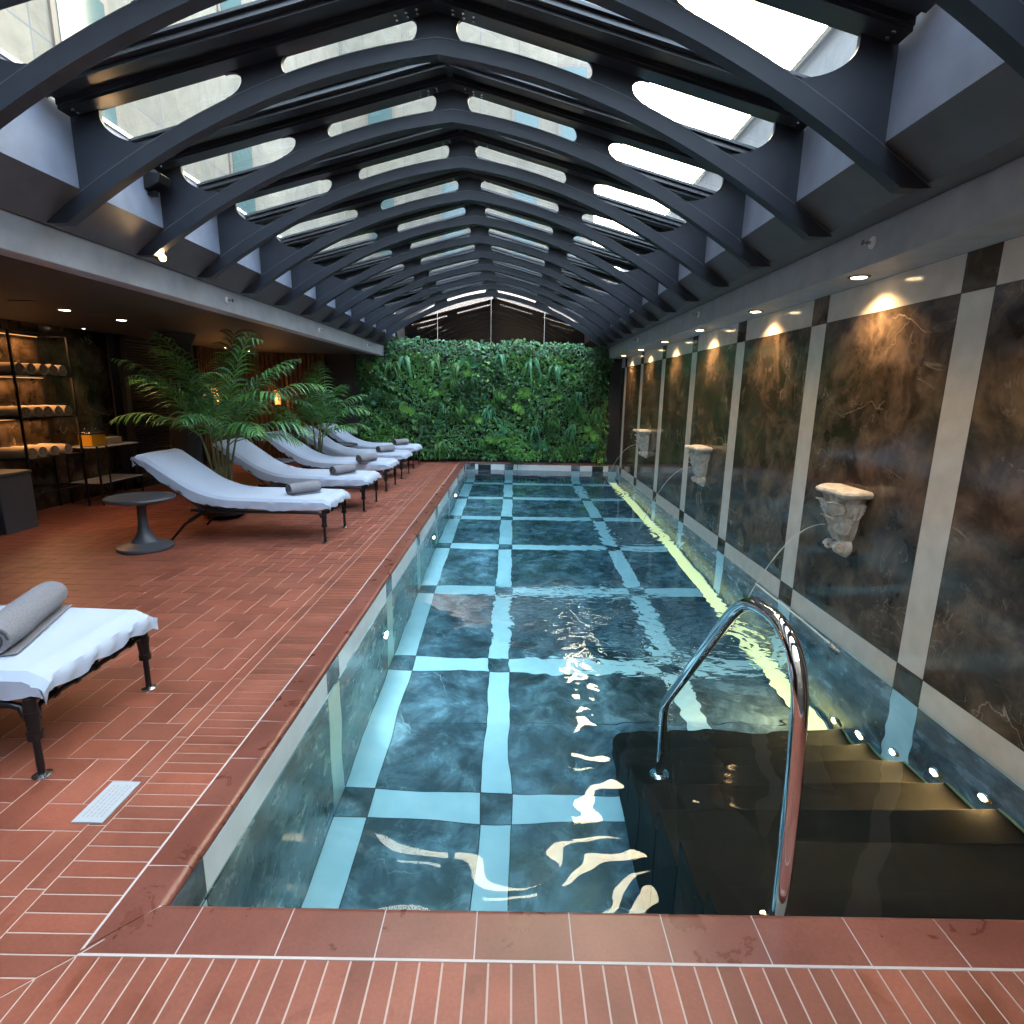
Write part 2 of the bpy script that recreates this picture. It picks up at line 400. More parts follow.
# coping with bull nose
mb = MB()
def coptile(along, a0, a1, out, inn, mit0=0, mit1=0):
    # profile across from outer edge to rounded nose; s = sign to the pool
    w = abs(inn-out); sg = 1 if inn > out else -1; R = .022
    pr = [(0, -.004), (0, 0.001), (w-R*1.2, .003)]
    for q in range(0, 7):
        an = pi/2-q*pi/6; pr.append((w-R+R*cos(an)*1.0, -.019+R*sin(an)*1.0))
    pr.append((w-R-.004, -.041))
    n = len(pr); vs = []
    for end, mit in ((a0+.002, mit0), (a1-.002, mit1)):
        for d, z in pr:
            a = end+mit*(d-w); c = out+sg*d
            vs.append((c, a, z) if along == 'Y' else (a, c, z))
    fs = [(i, i+1, i+1+n, i+n) for i in range(n-1)]+[tuple(range(n)), tuple(range(2*n-1, n-1, -1))]
    mb.add(vs, fs, 0, tone((.195, .062, .044), .10))
LX, LY = -1.066, 1.480
pitch = .287
js = [-.085+pitch*k for k in range(-3, 9)]
js = [LX]+[q for q in js if q > LX+.05 and q < 2.41]+[2.412]
for i, (a, b) in enumerate(zip(js, js[1:])): coptile('X', a, b, Y1+.006, LY, mit0=1 if i == 0 else 0)
ys = [LY]+[1.62+.287*k for k in range(0, 40)]; ys = [q for q in ys if q < 12.93]+[12.94]
for i, (a, b) in enumerate(zip(ys, ys[1:])): coptile('Y', a, b, X3+.006, LX, mit0=1 if i == 0 else 0)
xs = [-1.22+.3*k for k in range(0, 13)]; xs = [q for q in xs if q < 2.40]+[2.412]
for a, b in zip(xs, xs[1:]): coptile('X', a, b, 13.10, 12.94)
o = struct(mb.build('trim_1', 'coping', tone=True, smooth=True), 'terracotta bullnose coping tiles round the pool edge')
mb = MB()
mb.box((X3-.002, Y1, -.0021), (X3+.006, 12.94, .0010)); mb.box((X3-.002, Y1-.002, -.0021), (2.41, Y1+.006, .0010))
mb.prism([(X3, Y1), (X3+.004, Y1-.001), (LX-.01, LY-.012), (LX-.016, LY-.012)], -.02, .0016, ax='Z')
for q in js[1:-1]: mb.box((q-.0018, Y1+.005, -.03), (q+.0018, LY-.012, .0012))
for q in ys[1:-1]: mb.box((X3+.005, q-.0014, -.03), (LX-.012, q+.0014, .0012))
struct(mb.build('trim_2', 'groutwhite'), 'white grout line behind the coping')

# pool basin
mb = MB()
mb.box((XL-.3, YN-.25, ZF-.2), (XR+.2, YF+.2, ZF-.004), 2)
tiles(mb, lambda a, b: (b, a, ZF), spans(YN, YF, SY), spans(XL, XR, SX), 0, 1, split=.9)
ZB = spans(ZF, 0, [(-.2, .05)])
def wallmat(mb, fn, aS, zS, tp=3):
    for a0, a1, sa in aS:
        for z0, z1, sz in zS:
            mi = (1 if sa != sz else 0)
            g = .0025; mb.quad(fn(a0+g, z0+g), fn(a1-g, z0+g), fn(a1-g, z1-g), fn(a0+g, z1-g), mi)
ZB = [(ZF, -.2, False), (-.2, -.012, True)]
wallmat(mb, lambda a, z: (XL, a, z), spans(YN, YF, SY), ZB)
wallmat(mb, lambda a, z: (a, YF, z), spans(XL, XR, SX), ZB)
wallmat(mb, lambda a, z: (a, YN, z), spans(XL, XR, SX), ZB)
mb.box((XL-.15, YN-.18, ZF-.1), (XL-.003, YF+.15, -.02), 2)
mb.box((XL-.15, YF+.003, ZF-.1), (XR+.1, YF+.15, -.045), 2)
mb.box((XL-.15, YN-.18, ZF-.1), (XR+.1, YN-.003, -.045), 2)
o = mb.build('pool_basin', ['marble_pool', 'poolwhite', 'joint'], fix=False); struct(o, 'blue grey marble pool basin crossed by pale strips')

# right wall
mb = MB()
ZT = 2.374
zs = [(0, 2.165, False), (2.165, ZT, True)]
aS = spans(-1.5, 13.2, SY)
g = .0025
for a0, a1, sa in aS:
    for z0, z1, sz in [(-.2, 0, True)]+zs:
        if a1 < 1.3 and z0 < 0: continue
        mi = 1 if sa != sz else 0
        mb.quad((XR, a0+g, z0+g), (XR, a1-g, z0+g), (XR, a1-g, z1-g), (XR, a0+g, z1-g), mi)
    z0, z1 = ZF, -.2
    if a1 > 1.4: mb.quad((XR, a0+g, z0+g), (XR, a1-g, z0+g), (XR, a1-g, z1-g), (XR, a0+g, z1-g), 4 if sa else 3)
mb.box((XR+.003, -1.5, ZF-.1), (XR+.25, 13.3, 2.62), 2)
struct(mb.build('wall_right', ['marble_wall', 'pale', 'joint', 'marble_pool', 'poolwhite'], fix=False), 'dark brown marble wall panels framed by pale stone strips')

# fascias, soffits, ceilings
RX, RZ = -.48, 3.60
FR, FL = 2.10, -2.92
mb = MB(); mb.prism([(FR, ZT), (FR, 2.60), (XR+.1, 2.60), (XR+.1, ZT)], -1.5, 13.1)
struct(mb.build('trim_3', 'grey', bevel=.006), 'grey fascia beam above the marble wall')
mb = MB(); mb.prism([(FL, 2.349), (FL, 2.565), (FL-.16, 2.565), (FL-.16, 2.349)], -1.5, 13.1)
struct(mb.build('trim_4', 'grey', bevel=.006), 'grey fascia beam above the loungers')
mb = MB(); mb.box((-6.2, -1.5, 2.351), (FL-.15, 13.2, 2.56))
struct(mb.build('ceiling', 'ceil'), 'low dark ceiling over the lounger side')
for sg, nm in ((1, 'wall_kerb_right'), (-1, 'wall_kerb_left')):
    mb = MB(); kx = RX+sg*2.185
    mb.box((min(kx, kx+sg*.10), -1.5, 2.765), (max(kx, kx+sg*.10), 13.1, 3.250), 0)
    zl = 2.601 if sg > 0 else 2.566; mb.prism([(kx, 2.765), (RX+sg*2.425, zl), (RX+sg*3.1, zl), (RX+sg*3.1, 2.78), (kx+sg*.1, 2.80)], -1.5, 13.1, 1)
    mb.box((min(kx-sg*.012, kx+sg*.11), -1.5, 3.250), (max(kx-sg*.012, kx+sg*.11), 13.1, 3.275), 2)
    struct(mb.build(nm, ['greyup', 'soffit', 'sill']), 'blue grey upstand wall below the skylight glass')
# left and end walls
mb = MB(); mb.box((-6.3, -1.5, -.3), (-6.1, 13.3, 2.6), 0)
struct(mb.build('wall_left', 'marble_left'), 'dark marble wall behind the towel shelves')
mb = MB(); mb.box((-6.2, 13.28, -.3), (2.6, 13.4, 4.2), 0)
struct(mb.build('wall_far', 'blackmatt'))
mb = MB(); mb.box((-6.2, -1.62, -.3), (2.6, -1.5, 4.2), 0)
struct(mb.build('wall_near', 'soffit'))
mb = MB(); mb.box((2.16, 12.96, .004), (2.412, 13.28, 2.37))
struct(mb.build('wall_far_return', 'blackmatt'), 'narrow black wall between planting and marble')
mb = MB(); mb.box((-4.25, 12.7, 0), (-3.50, 13.28, 2.349))
struct(mb.build('wall_far_pier', 'blackmatt'), 'black pier left of the planted wall')

# ================================================================ ROOF RIBS
def archz(d): return RZ-.112*d-.1275*d*d
def rafz(d): return 3.735-.265*d
def side_polys(sg):
    """web plate outline pieces for one side as quads in (x,z) with slot holes left open"""
    A = []
    ds = [i*2.62/44 for i in range(45)]
    def hole(d):
        if .115 < d < .91:
            h0, h1 = .115, .91; e = min(d-h0, h1-d); q = h0 if d < .5 else h1
            hh = (rafz(q)-archz(q))*.5; mid = (rafz(d)+archz(d))/2; rr = hh*.8
            half = hh*sqrt(max(0, 1-((rr-e)/rr)**2)) if e < rr else 9
            return max(archz(d), mid-half), min(rafz(d), mid+half)
        if 1.15 < d < 2.01:
            lo, hi = archz(d), rafz(d)
            if d < 1.25:
                hh = (rafz(1.15)-archz(1.15))*.5; mid = (rafz(d)+archz(d))/2; half = hh*sqrt(max(0, 1-((1.25-d)/.10)**2))
                lo, hi = max(lo, mid-half), min(hi, mid+half)
            if d > 1.74:
                top = rafz(2.01)-.035; h = top-archz(1.74); lo = max(lo, top-h*sqrt(max(0, 1-((d-1.74)/.27)**2)))
            return lo, hi
        return None
    fine = sorted(set([round(q, 4) for q in ds if q <= 2.185]+[2.185]+[h+s*k for h, s in ((.115, 1), (.91, -1), (1.15, 1), (2.01, -1)) for k in (.0005, .003, .008, .016, .028, .045, .07, .10, .13, .17, .21, .26)]+[.115-.0005, .9105, 1.1495, 2.0105]))
    for a, b in zip(fine, fine[1:]):
        ha, hb = hole(a+1e-5), hole(b-1e-5)
        if ha is None or hb is None:
            A.append([(a, archz(a)), (b, archz(b)), (b, rafz(b)), (a, rafz(a))])
        else:
            if ha[0]-archz(a) > .006 or hb[0]-archz(b) > .006: A.append([(a, archz(a)), (b, archz(b)), (b, hb[0]), (a, ha[0])])
            if rafz(a)-ha[1] > .002 or rafz(b)-hb[1] > .002: A.append([(a, ha[1]), (b, hb[1]), (b, rafz(b)), (a, rafz(a))])
    return A
def rib_parts(parent):
    # arch with its slotted web plate, one welded piece
    mb = MB(); ds = [i*2.43/26 for i in range(27)]
    for sg in (1, -1):
        vs = []
        for d in ds:
            z = archz(d); sl = -.112-.255*d; nl = hypot(1, sl); nx, nz = -sl/nl, 1/nl; t = .085
            xo, zo = RX+sg*d, z; xi, zi = RX+sg*(d-nx*t), max(z-nz*t, 2.57)
            if d == 0: xi = RX
            zo = max(zo, 2.575)
            vs += [(xo, 0, zo), (xo, .075, zo), (xi, .075, zi), (xi, 0, zi)]
        fs = []
        for i in range(len(ds)-1):
            for k in range(4): fs.append((i*4+k, i*4+(k+1) % 4, (i+1)*4+(k+1) % 4, (i+1)*4+k))
        fs.append((0, 1, 2, 3)); q = (len(ds)-1)*4; fs.append((q+3, q+2, q+1, q))
        mb.add(vs, fs, 0)
        for poly in side_polys(sg):
            mb.prism([(RX+sg*d, z) for d, z in poly], .002, .028)
    mb.build('arch', 'rib', parent)
    mb = MB()
    for sg in (1, -1):          # pale strip painted in as the highlight where arch and web meet
        vs = []
        for d in ds: vs += [(RX+sg*d, -.0015, archz(d)+.0025), (RX+sg*d, -.0015, archz(d)-.0025), (RX+sg*d, .004, archz(d)-.0025), (RX+sg*d, .004, archz(d)+.0025)]
        mb.add(vs, [(i*4+k, i*4+(k+1) % 4, (i+1)*4+(k+1) % 4, (i+1)*4+k) for i in range(len(ds)-1) for k in range(4)], 0)
    mb.build('edge_highlight', 'soffit', parent)
    mb = MB()
    for sg in (1, -1):
        e = 2.165
        for y0, y1, z0, z1 in ((-.13, .03, 0, .05), (-.12, -.02, -.018, 0.0), (-.31, -.125, .03, .09), (-.27, -.19, .008, .03), (-.335, -.30, .06, .075)):
            mb.prism([(RX, rafz(0)+z0), (RX, rafz(0)+z1), (RX+sg*e, rafz(e)+z1), (RX+sg*e, rafz(e)+z0)], y0, y1)
    for sg in (1, -1):
        for d in (.10, .16, .22, 2.10):
            for y in (-.09, -.05):
                mb.lathe([(.009, 0), (.009, -.007), (.004, -.009)], (RX+sg*d, y, rafz(d)-.018), 8, mi=1)
    mb.build('rafter', ['rafter', 'steel'], parent)
rib0 = None
names = ['arched roof rib passing almost overhead, only its ends in view', 'dark arched roof rib cut by the upper corners of the photo',
 'dark arched roof rib with a warm lit underside, ridge out of view']
ords = ['nearest', 'second nearest', 'third', 'fourth', 'fifth', 'sixth', 'seventh', 'eighth', 'ninth', 'tenth']
rib0 = None
for i, k in enumerate(range(-3, 11)):
    if k <= -1: lb = names[i]
    elif k == 10: lb = 'dark arched roof rib standing right in front of the bronze mirror'
    else: lb = f'dark arched roof rib with slots, {ords[k]} whose ridge joint shows'
    if k == 0: lb = 'dark arched roof rib with slots, highest in the photo whose ridge joint shows'
    if rib0 is None:
        rib0 = thing('roof_rib', (0, 3.75+.84*k, 0), lb, 'roof rib', 'slotted arched ribs carrying the skylight'); rib_parts(rib0)
    else: dup(rib0, (0, 3.75+.84*k, 0), lb)
mb = MB(); mb.box((RX-.045, -1.5, 3.80), (RX+.045, 13.0, 3.86)); mb.box((RX-.02, -1.5, 3.74), (RX+.02, 13.0, 3.80))
struct(mb.build('trim_5', 'rafter'), 'dark ridge bar of the skylight')
# glass panes bay by bay
wn = 0
for k in range(-6, 11):
    y0 = 3.75+.84*k+.01; y1 = y0+.82
    for sg in (1, -1):
        wn += 1; mb = MB(); e = 2.165
        mb.prism([(RX+sg*.02, rafz(0)+.092), (RX+sg*.02, rafz(0)+.104), (RX+sg*e, rafz(e)+.104), (RX+sg*e, rafz(e)+.092)], y0, min(y1, 13.1))
        mb.build(f'window_{wn}', 'glass')['kind'] = 'structure'

# bronze mirror gable above the planting
mb = MB()
pl = [(RX+sg_*d, archz(d)+.25) for sg_, rngd in ((-1, [2.5, 2.2, 1.8, 1.4, 1.0, .6, .3, 0]), (1, [.3, .6, 1.0, 1.4, 1.8, 2.2, 2.5])) for d in rngd]
mb.prism([(RX-2.5, 2.45)]+pl+[(RX+2.5, 2.45)], 13.22, 13.24)
o = struct(mb.build('wall_far_mirror', 'mirror', fix=True), 'bronze mirror gable reflecting the roof ribs')
mb = MB()
for x in (-1.73, -.53, .67): mb.box((x-.004, 13.214, 2.46), (x+.004, 13.22, archz(abs(x-RX))+.1))
mb.build('mirror_joint', 'pale', o)

# ================================================================ OUTSIDE
bl = thing('office_building', (-5.2, 0, 2.7), 'pale stone clad building seen through the left skylights', 'building')
mb = MB(); mb.box((-1, -6, 0), (0, 18.6, 14)); mb.build('facade', 'facade', bl)
def wnd(parent, x0, y0, z0, y1, z1, ax='X'):
    mb = MB()
    if ax == 'X': mb.box((x0-.06, y0, z0), (x0+.03, y1, z1))
    else: mb.box((y0, x0-.03, z0), (y1, x0+.06, z1))
    f = mb.build('window_frame', 'facadeframe', parent); mb = MB(); w = .09
    if ax == 'X': mb.box((x0, y0+w, z0+w), (x0+.04, y1-w, z1-w))
    else: mb.box((y0+w, x0-.04, z0+w), (y1-w, x0, z1-w))
    mb.build('pane', 'facadeglass', f)
for y in (1.0, 2.6, 7.2, 11.2): 
    for z in (1.2, 5.0, 8.6): wnd(bl, 0, y, z, y+1.0, z+2.4)
bf = thing('tower_block', (0, 19, 2.7), 'pale building with tall windows rising beyond the skylight ridge', 'building')
mb = MB(); mb.box((-7, 0, 0), (2.4, 1, 13)); mb.build('facade', 'facade', bf)
for x in (-4.6, -2.4, -.2, 1.2):
    for z in (3.0, 6.2, 9.6): wnd(bf, 0, x, z, x+.9, z+2.2, 'Y')
br_ = thing('parapet_wall', (3.2, 0, 2.7), 'low grey parapet outside the right skylight edge', 'parapet')
mb = MB(); mb.box((0, -6, 0), (.5, 22, 2.55)); mb.build('wall_body', 'grey', br_)
mb = MB(); mb.box((-.05, -6, 2.55), (.55, 22, 2.62)); mb.build('coping_cap', 'steel', br_)

# ================================================================ WATER
nx, ny = 210, 640
xs = np.linspace(XL-.001, XR+.001, nx); ys_ = np.linspace(YN-.001, YF+.001, ny)
XX, YY = np.meshgrid(xs, ys_)
Zs = np.zeros_like(XX)
for lam, amp, an in ((1.1, .0030, .3), (.8, .0022, 1.9), (.62, .0017, -.7), (.45, .0011, 1.1), (.37, .0008, 2.6), (.28, .00045, .1), (.21, .00022, -1.3)):
    Zs += amp*np.sin(2*pi/lam*(XX*cos(an)+YY*sin(an))+rng.uniform(0, 6)+.8*np.sin(1.3*XX+.9*YY+lam*9))
damp = .35+.65*np.exp(-((YY-2.2)/2.0)**2)*np.clip((XX+1.3)/1.6, .15, 1)
Zs *= damp*.75
for cx, cy, a in ((1.62, 3.88, .0030), (1.60, 7.0, .0022), (1.60, 10.1, .0020)):
    r = np.hypot(XX-cx, YY-cy)
    Zs += a*np.sin(2*pi*r/.115-.8+1.2*np.sin(3*XX+2*YY))*np.exp(-r/.55)*np.clip(r/.05, .3, 1)
    Zs += .0009*np.exp(-(r/.75)**2)*(np.sin(41*XX+17*YY+2.3*np.sin(13*YY))+np.sin(-29*XX+37*YY+2*np.sin(15*XX)))*.5
r = np.hypot((XX-.72)*1.1, (YY-4.25)*.75)
Zs += .0016*np.exp(-(r/.80)**2)*(np.sin(38*XX+22*YY+2.1*np.sin(11*YY))+np.sin(-31*XX+43*YY+2*np.sin(12*XX)))*.5
V = np.stack([XX, YY, ZW+Zs], -1).reshape(-1, 3)
idx = np.arange(nx*ny).reshape(ny, nx)
F = np.stack([idx[:-1, :-1], idx[:-1, 1:], idx[1:, 1:], idx[1:, :-1]], -1).reshape(-1, 4)
ring = list(idx[0, :])+list(idx[1:, -1])+list(idx[-1, -2::-1])+list(idx[-2:0:-1, 0])
nb = len(V); low = V[ring].copy(); low[:, 2] = ZF-.001
V2 = np.concatenate([V, low]); n_ = len(ring)
faces = [tuple(map(int, f)) for f in F]
faces += [(int(ring[i]), nb+i, nb+(i+1) % n_, int(ring[(i+1) % n_])) for i in range(n_)]
faces.append(tuple(nb+i for i in range(n_))[::-1])
me = bpy.data.meshes.new('pool_water'); me.from_pydata([tuple(map(float, p)) for p in V2], [], faces); me.materials.append(M['water'])
me.polygons.foreach_set('use_smooth', [True]*len(F)+[False]*(len(faces)-len(F))); me.update()
wt = bpy.data.objects.new('pool_water', me); COL.objects.link(wt); tag(wt, 'clear blue rippled water filling the pool', 'water', kind='stuff')

# ================================================================ STAIRS, RAIL
stp = [(1.75, -.19), (2.07, -.345), (2.395, -.555), (2.71, -.755), (3.03, -.97), (3.35, -1.19), (3.68, -1.40)]
t = thing('pool_stairs', (0, 0, ZF), 'dark underwater stairs descending from the near pool edge to the floor', 'stairs')
y0 = YN+.003
for yf, z in stp:
    mb = MB(); x0, x1 = .745, XR-.003; R = .12 if yf > 3.6 else .012
    pts = [(x0, y0), (x1, y0), (x1, yf)]+[(x0+R-R*sin(a), yf-R+R*cos(a)) for a in [i*pi/12 for i in range(7)]]
    mb.prism(pts, 0.003, z-ZF, ax='Z'); s_ = mb.build('step', 'stair', t, bevel=.006)
    mb = MB(); mb.box((x1-.012, y0, z-ZF), (x1+.001, yf-.005, z-ZF+.012)); mb.build('tread_edge', 'tread_edge', s_)
    y0 = yf-.0
t = thing('handrail', (.9, 1.55, -.19), 'polished steel handrail arching out of the water by the stairs', 'handrail')
kp = [(1.555, -.19), (1.535, .0), (1.545, .35), (1.57, .64), (1.60, .75), (1.66, .825), (1.76, .865), (1.88, .862), (2.0, .835), (2.10, .775), (2.19, .69), (2.88, -.075), (2.925, -.14), (2.94, -.21), (2.935, -.97)]
def cr(pts, n=6):
    P_ = [pts[0]]+list(pts)+[pts[-1]]; out = []
    for i in range(1, len(P_)-2):
        for k in range(n):
            t_ = k/n; a, b, c, d = [np.array(q, float) for q in P_[i-1:i+3]]
            out.append(tuple(.5*(2*b+(c-a)*t_+(2*a-5*b+4*c-d)*t_*t_+(3*b-a-3*c+d)*t_**3)))
    out.append(tuple(pts[-1])); return out
# straight runs kept straight by doubling knots
path = []
fine = cr(kp[:11], 5)
path = fine+[(2.19+(2.85-2.19)*k/4, .69+(-.042-.69)*k/4) for k in range(1, 5)]+cr([(2.88, -.078), (2.915, -.125), (2.932, -.17), (2.937, -.22)], 3)+[(2.937, -.5), (2.937, -.97)]
mb = MB(); mb.tube([(0, y-1.55, z+.19) for y, z in path], .026, 20); mb.build('rail_tube', 'chrome', t, smooth=True)
for y, z in ((1.555, -.19), (2.937, -.97)):
    mb = MB(); mb.lathe([(.055, 0), (.055, .006), (.045, .014), (.028, .02)], (0, y-1.55, z+.191), 24); mb.build('flange', 'chrome', t, smooth=True)

# ================================================================ LIVING WALL
def leafcol(kind=0):
    b = [tuple(1.25*q for q in w_) for w_ in ((.035, .115, .022), (.06, .19, .035), (.02, .075, .022), (.10, .25, .04), (.045, .16, .075), (.07, .17, .09))][kind]
    f = random.uniform(.65, 1.35); return (b[0]*f, b[1]*f, b[2]*f*random.uniform(.8, 1.2))
def leaf(mb, base, d, nrm, ln, w, col, bend=.25):
    d = d.normalized(); s_ = d.cross(nrm).normalized(); n_ = s_.cross(d).normalized()
    b = base; p1 = b+d*ln*.35+n_*ln*.04; p2 = b+d*ln*.7-n_*ln*bend*.35; tip = b+d*ln-n_*ln*bend
    f = n_*w*.16
    mb.add([b, p1-s_*w*.5+f, p1, p1+s_*w*.5+f, p2-s_*w*.4+f, p2, p2+s_*w*.4+f, tip],
           [(0, 1, 2), (0, 2, 3), (1, 4, 5, 2), (2, 5, 6, 3), (4, 7, 5), (5, 7, 6)], 0, col)
LW = thing('living_wall', (0, 13.1, 0), 'lush green planted wall filling the far end of the pool', 'living wall')
mb = MB(); mb.box((-3.50, .0, .06), (-2.9, .16, 2.30)); mb.box((-2.9, .0, .06), (2.16, .16, 2.60)); mb.build('backing_panel', 'blackmatt', LW)
def surf(x, z):    # bumpy depth of planting
    return -.03-.09*(.5+.5*sin(3.1*x+1.3*sin(2.7*z)))-.09*(.5+.5*sin(4.7*z+2*sin(2.3*x)))-.05*sin(11*x+3*z)*sin(9*z-2*x)
def topz(x): return 2.31 if x < -2.88 else 2.71+.03*sin(2.1*x)+.03*sin(5.3*x+1)-.045*max(0, x)-.05*max(0, -x-1.8)
mb = MB()
def patch(x, z):
    v = sin(1.9*x+.7*sin(3*z))+sin(2.6*z+1.1*sin(2.2*x)+1)+.6*sin(5.1*x+3.3*z)
    return v
for i in range(17500):
    x = random.uniform(-3.50, 2.15); z = random.uniform(.03, 1)**.95*topz(x)
    y = surf(x, z)+random.uniform(-.05, .05)
    pv = patch(x, z)
    kd = 1 if pv > 1.1 else (2 if pv < -.9 else random.choice((0, 0, 4, 0)))
    if z > topz(x)-.28 and random.random() < .75: kd = random.choice((4, 5, 5))
    if random.random() < .05: kd = 3
    d = Vector((random.uniform(-.8, .8), random.uniform(-.9, -.1), random.uniform(-1.1, .5)))
    nr = Vector((random.uniform(-.5, .5), -.8, random.uniform(.0, .9)))
    ln = random.uniform(.045, .10)*(1.25 if pv < -.5 else 1)
    w = ln*random.uniform(.45, .75)*(.45 if -.3 < pv < .3 else 1)
    leaf(mb, Vector((x, y, z)), d, nr, ln, w, leafcol(kd))
o = mb.build('foliage', 'leaf', LW, tone=True, fix=False); o['kind'] = 'stuff'
def fern(parent, x, z, ln, n, kd, name='fern'):
    mb = MB(); y = surf(x, z)-.05; sk = random.uniform(-.35, .35)
    for i in range(n):
        a = random.uniform(-.95, .95)+sk; L_ = ln*random.uniform(.45, 1.15); w = L_*random.uniform(.035, .065)
        c = leafcol(kd); pts = []; ox = random.uniform(-.07, .07); oz = random.uniform(-.10, .05)
        out = random.uniform(.10, .22)*L_/.4
        for k in range(7):
            t_ = k/6
            pts.append(Vector((x+ox+sin(a)*L_*.60*t_**.75, y-out*sin(min(1, t_*1.1)*pi*.62), z+oz+.16*L_*sin(t_*2.7)*(1-abs(a)*.3)-L_*.95*t_**1.9*cos(a*.5))))
        s_ = Vector((cos(a), random.uniform(-.5, .5), sin(a)*.5)).normalized()
        vs = []; fs = []
        for k, p_ in enumerate(pts):
            ww = w*(.25, .75, 1, 1, .8, .5, .05)[k]; vs += [p_-s_*ww, p_+Vector((0, -.006, .008)), p_+s_*ww]
        for k in range(6):
            q = k*3; fs += [(q, q+1, q+4, q+3), (q+1, q+2, q+5, q+4)]
        mb.add(vs, fs, 0, c)
    return mb.build(name, 'leaf', parent, tone=True, fix=False, smooth=True)
def monstera(parent, x, z, s_, kd=3):
    mb = MB()
    for i in range(random.choice((2, 3, 4))):
        cx = x+random.uniform(-.11, .11); cz = z+random.uniform(-.10, .10); y = surf(cx, cz)-random.uniform(.07, .14)
        R = s_*random.uniform(.8, 1.2); a0 = random.uniform(-.7, .7)-pi/2; tilt = random.uniform(-.5, .5)
        c = leafcol(kd); ctr = Vector((cx, y, cz)); vs = [ctr]; fs = []
        n = 36
        for k in range(n):
            a = 2*pi*k/n; rr = R*(.62+.38*(.5+.5*cos(a)))
            if k % 4 == 2 and abs(a-pi) > .6: rr *= .55
            if abs(a-pi) < .25: rr *= .3
            v_ = Vector((cos(a+a0)*rr, -.02-.3*R*(1-cos(a))*.2, sin(a+a0)*rr)); v_.y += v_.x*tilt+abs(sin(a))*R*.12+max(0, cos(a))*R*.15
            vs.append(ctr+v_)
        fs = [(0, 1+k, 1+(k+1) % n) for k in range(n)]
        mb.add(vs, fs, 0, c)
    return mb.build('monstera_plant', 'leaf', parent, tone=True, fix=False, smooth=True)
for (u, zz) in ((-2.75, 2.2), (-1.75, 2.35), (-.35, 2.4), (.35, 2.3), (-2.45, 2.3), (.95, 2.2), (-1.2, 2.2)):
    fern(LW, u, zz, random.uniform(.40, .62), 9, random.choice((0, 4)))
for i in range(46):
    fern(LW, random.uniform(-3.3, 2.0), random.uniform(.15, 1.9), random.uniform(.2, .38), 12, random.choice((0, 2, 4, 0)))
for (u, zz) in ((-3.1, 2.2), (-3.2, 1.35), (-1.0, 2.2), (-1.1, 2.0), (-2.1, 1.7), (-1.6, 1.65), (-.15, 1.6), (.1, 1.3), (.25, 1.55), (.9, 2.1), (1.25, 2.15), (1.3, 1.9), (-.5, .5), (-.3, .75), (.6, .5), (1.75, .75), (-2.4, 1.2), (1.0, 1.5), (-.9, 1.0), (1.8, .45), (.3, 2.1)):
    monstera(LW, u, zz, random.uniform(.075, .12), random.choice((3, 3, 1, 4)))
# bright grasses in the right corner
g_ = fern(LW, 1.95, .22, .26, 16, 3, 'grass_tuft')

t = thing('plant_uplight', (2.02, 12.99, .004), 'small warm uplight among the plants at the right end of the planted wall', 'uplight')
mb = MB(); mb.lathe([(.035, 0), (.035, .03), (.030, .035)], seg=16); mb.build('housing', 'black', t, smooth=True)
mb = MB(); mb.lathe([(.028, .0355), (.02, .037)], seg=16); mb.build('lens', 'lamp_dim', t)
l = light('SPOT', (0, 0, .05), 14, warm, t, spot_size=1.9, spot_blend=.8, shadow_soft_size=.03); l.rotation_euler = (radians(155), 0, 0)
# ================================================================ PALMS
def frond(parent, base, az, rise, ln, nl=21, droop=1.0, col=0):
    mb = MB(); dirh = Vector((cos(az), sin(az), 0)); pts = []
    p_ = Vector(base); el = rise
    n = 16
    ox, oy = parent.location.x, parent.location.y
    for k in range(n+1):
        if p_.z > 2.16 and p_.x+ox < -2.72: el = min(el, -.15)
        pts.append(p_.copy()); p_ = p_+(dirh*cos(el)+Vector((0, 0, 1))*sin(el))*ln/n; el -= droop*(.3+1.5*(k/n))*1.35/n
    mb.tube(pts, [.006*(1-.8*k/n)+.0012 for k in range(n+1)], 5, 0, col=(.10, .16, .05))
    side = dirh.cross(Vector((0, 0, 1))).normalized()
    for q in range(nl):
        t_ = .16+.84*q/(nl-1); f = t_*n; i = min(int(f), n-1); b = pts[i].lerp(pts[i+1], f-i); tg = (pts[i+1]-pts[i]).normalized()
        up = side.cross(tg).normalized()
        ll = min(.40, ln*.34)*(sin(pi*min(1, .12+t_*.86))**.6)*random.uniform(.85, 1.1); w = .0095+.004*random.random()
        for sg in (1, -1):
            d0 = (side*sg*.80+tg*.75+up*.12+Vector((random.uniform(-.12, .12), random.uniform(-.12, .12), random.uniform(-.1, .12)))).normalized(); vs = []
            c = leafcol(random.choice((0, 1, 1, 4)) if col == 0 else col)
            p0 = b.copy(); d = d0.copy(); m_ = 5; wv = (d.cross(up)).normalized()
            for k in range(m_):
                ww = w*(.5, 1, .9, .6, .08)[k]; vs += [p0-wv*ww, p0+wv*ww]
                p0 = p0+d*ll/(m_-1); d = (d+Vector((0, 0, -.34-.20*random.random()))).normalized()
            mb.add(vs, [(2*k, 2*k+1, 2*k+3, 2*k+2) for k in range(m_-1)], 0, c)
    return mb.build('frond', 'leaf', parent, tone=True, fix=False, smooth=False)
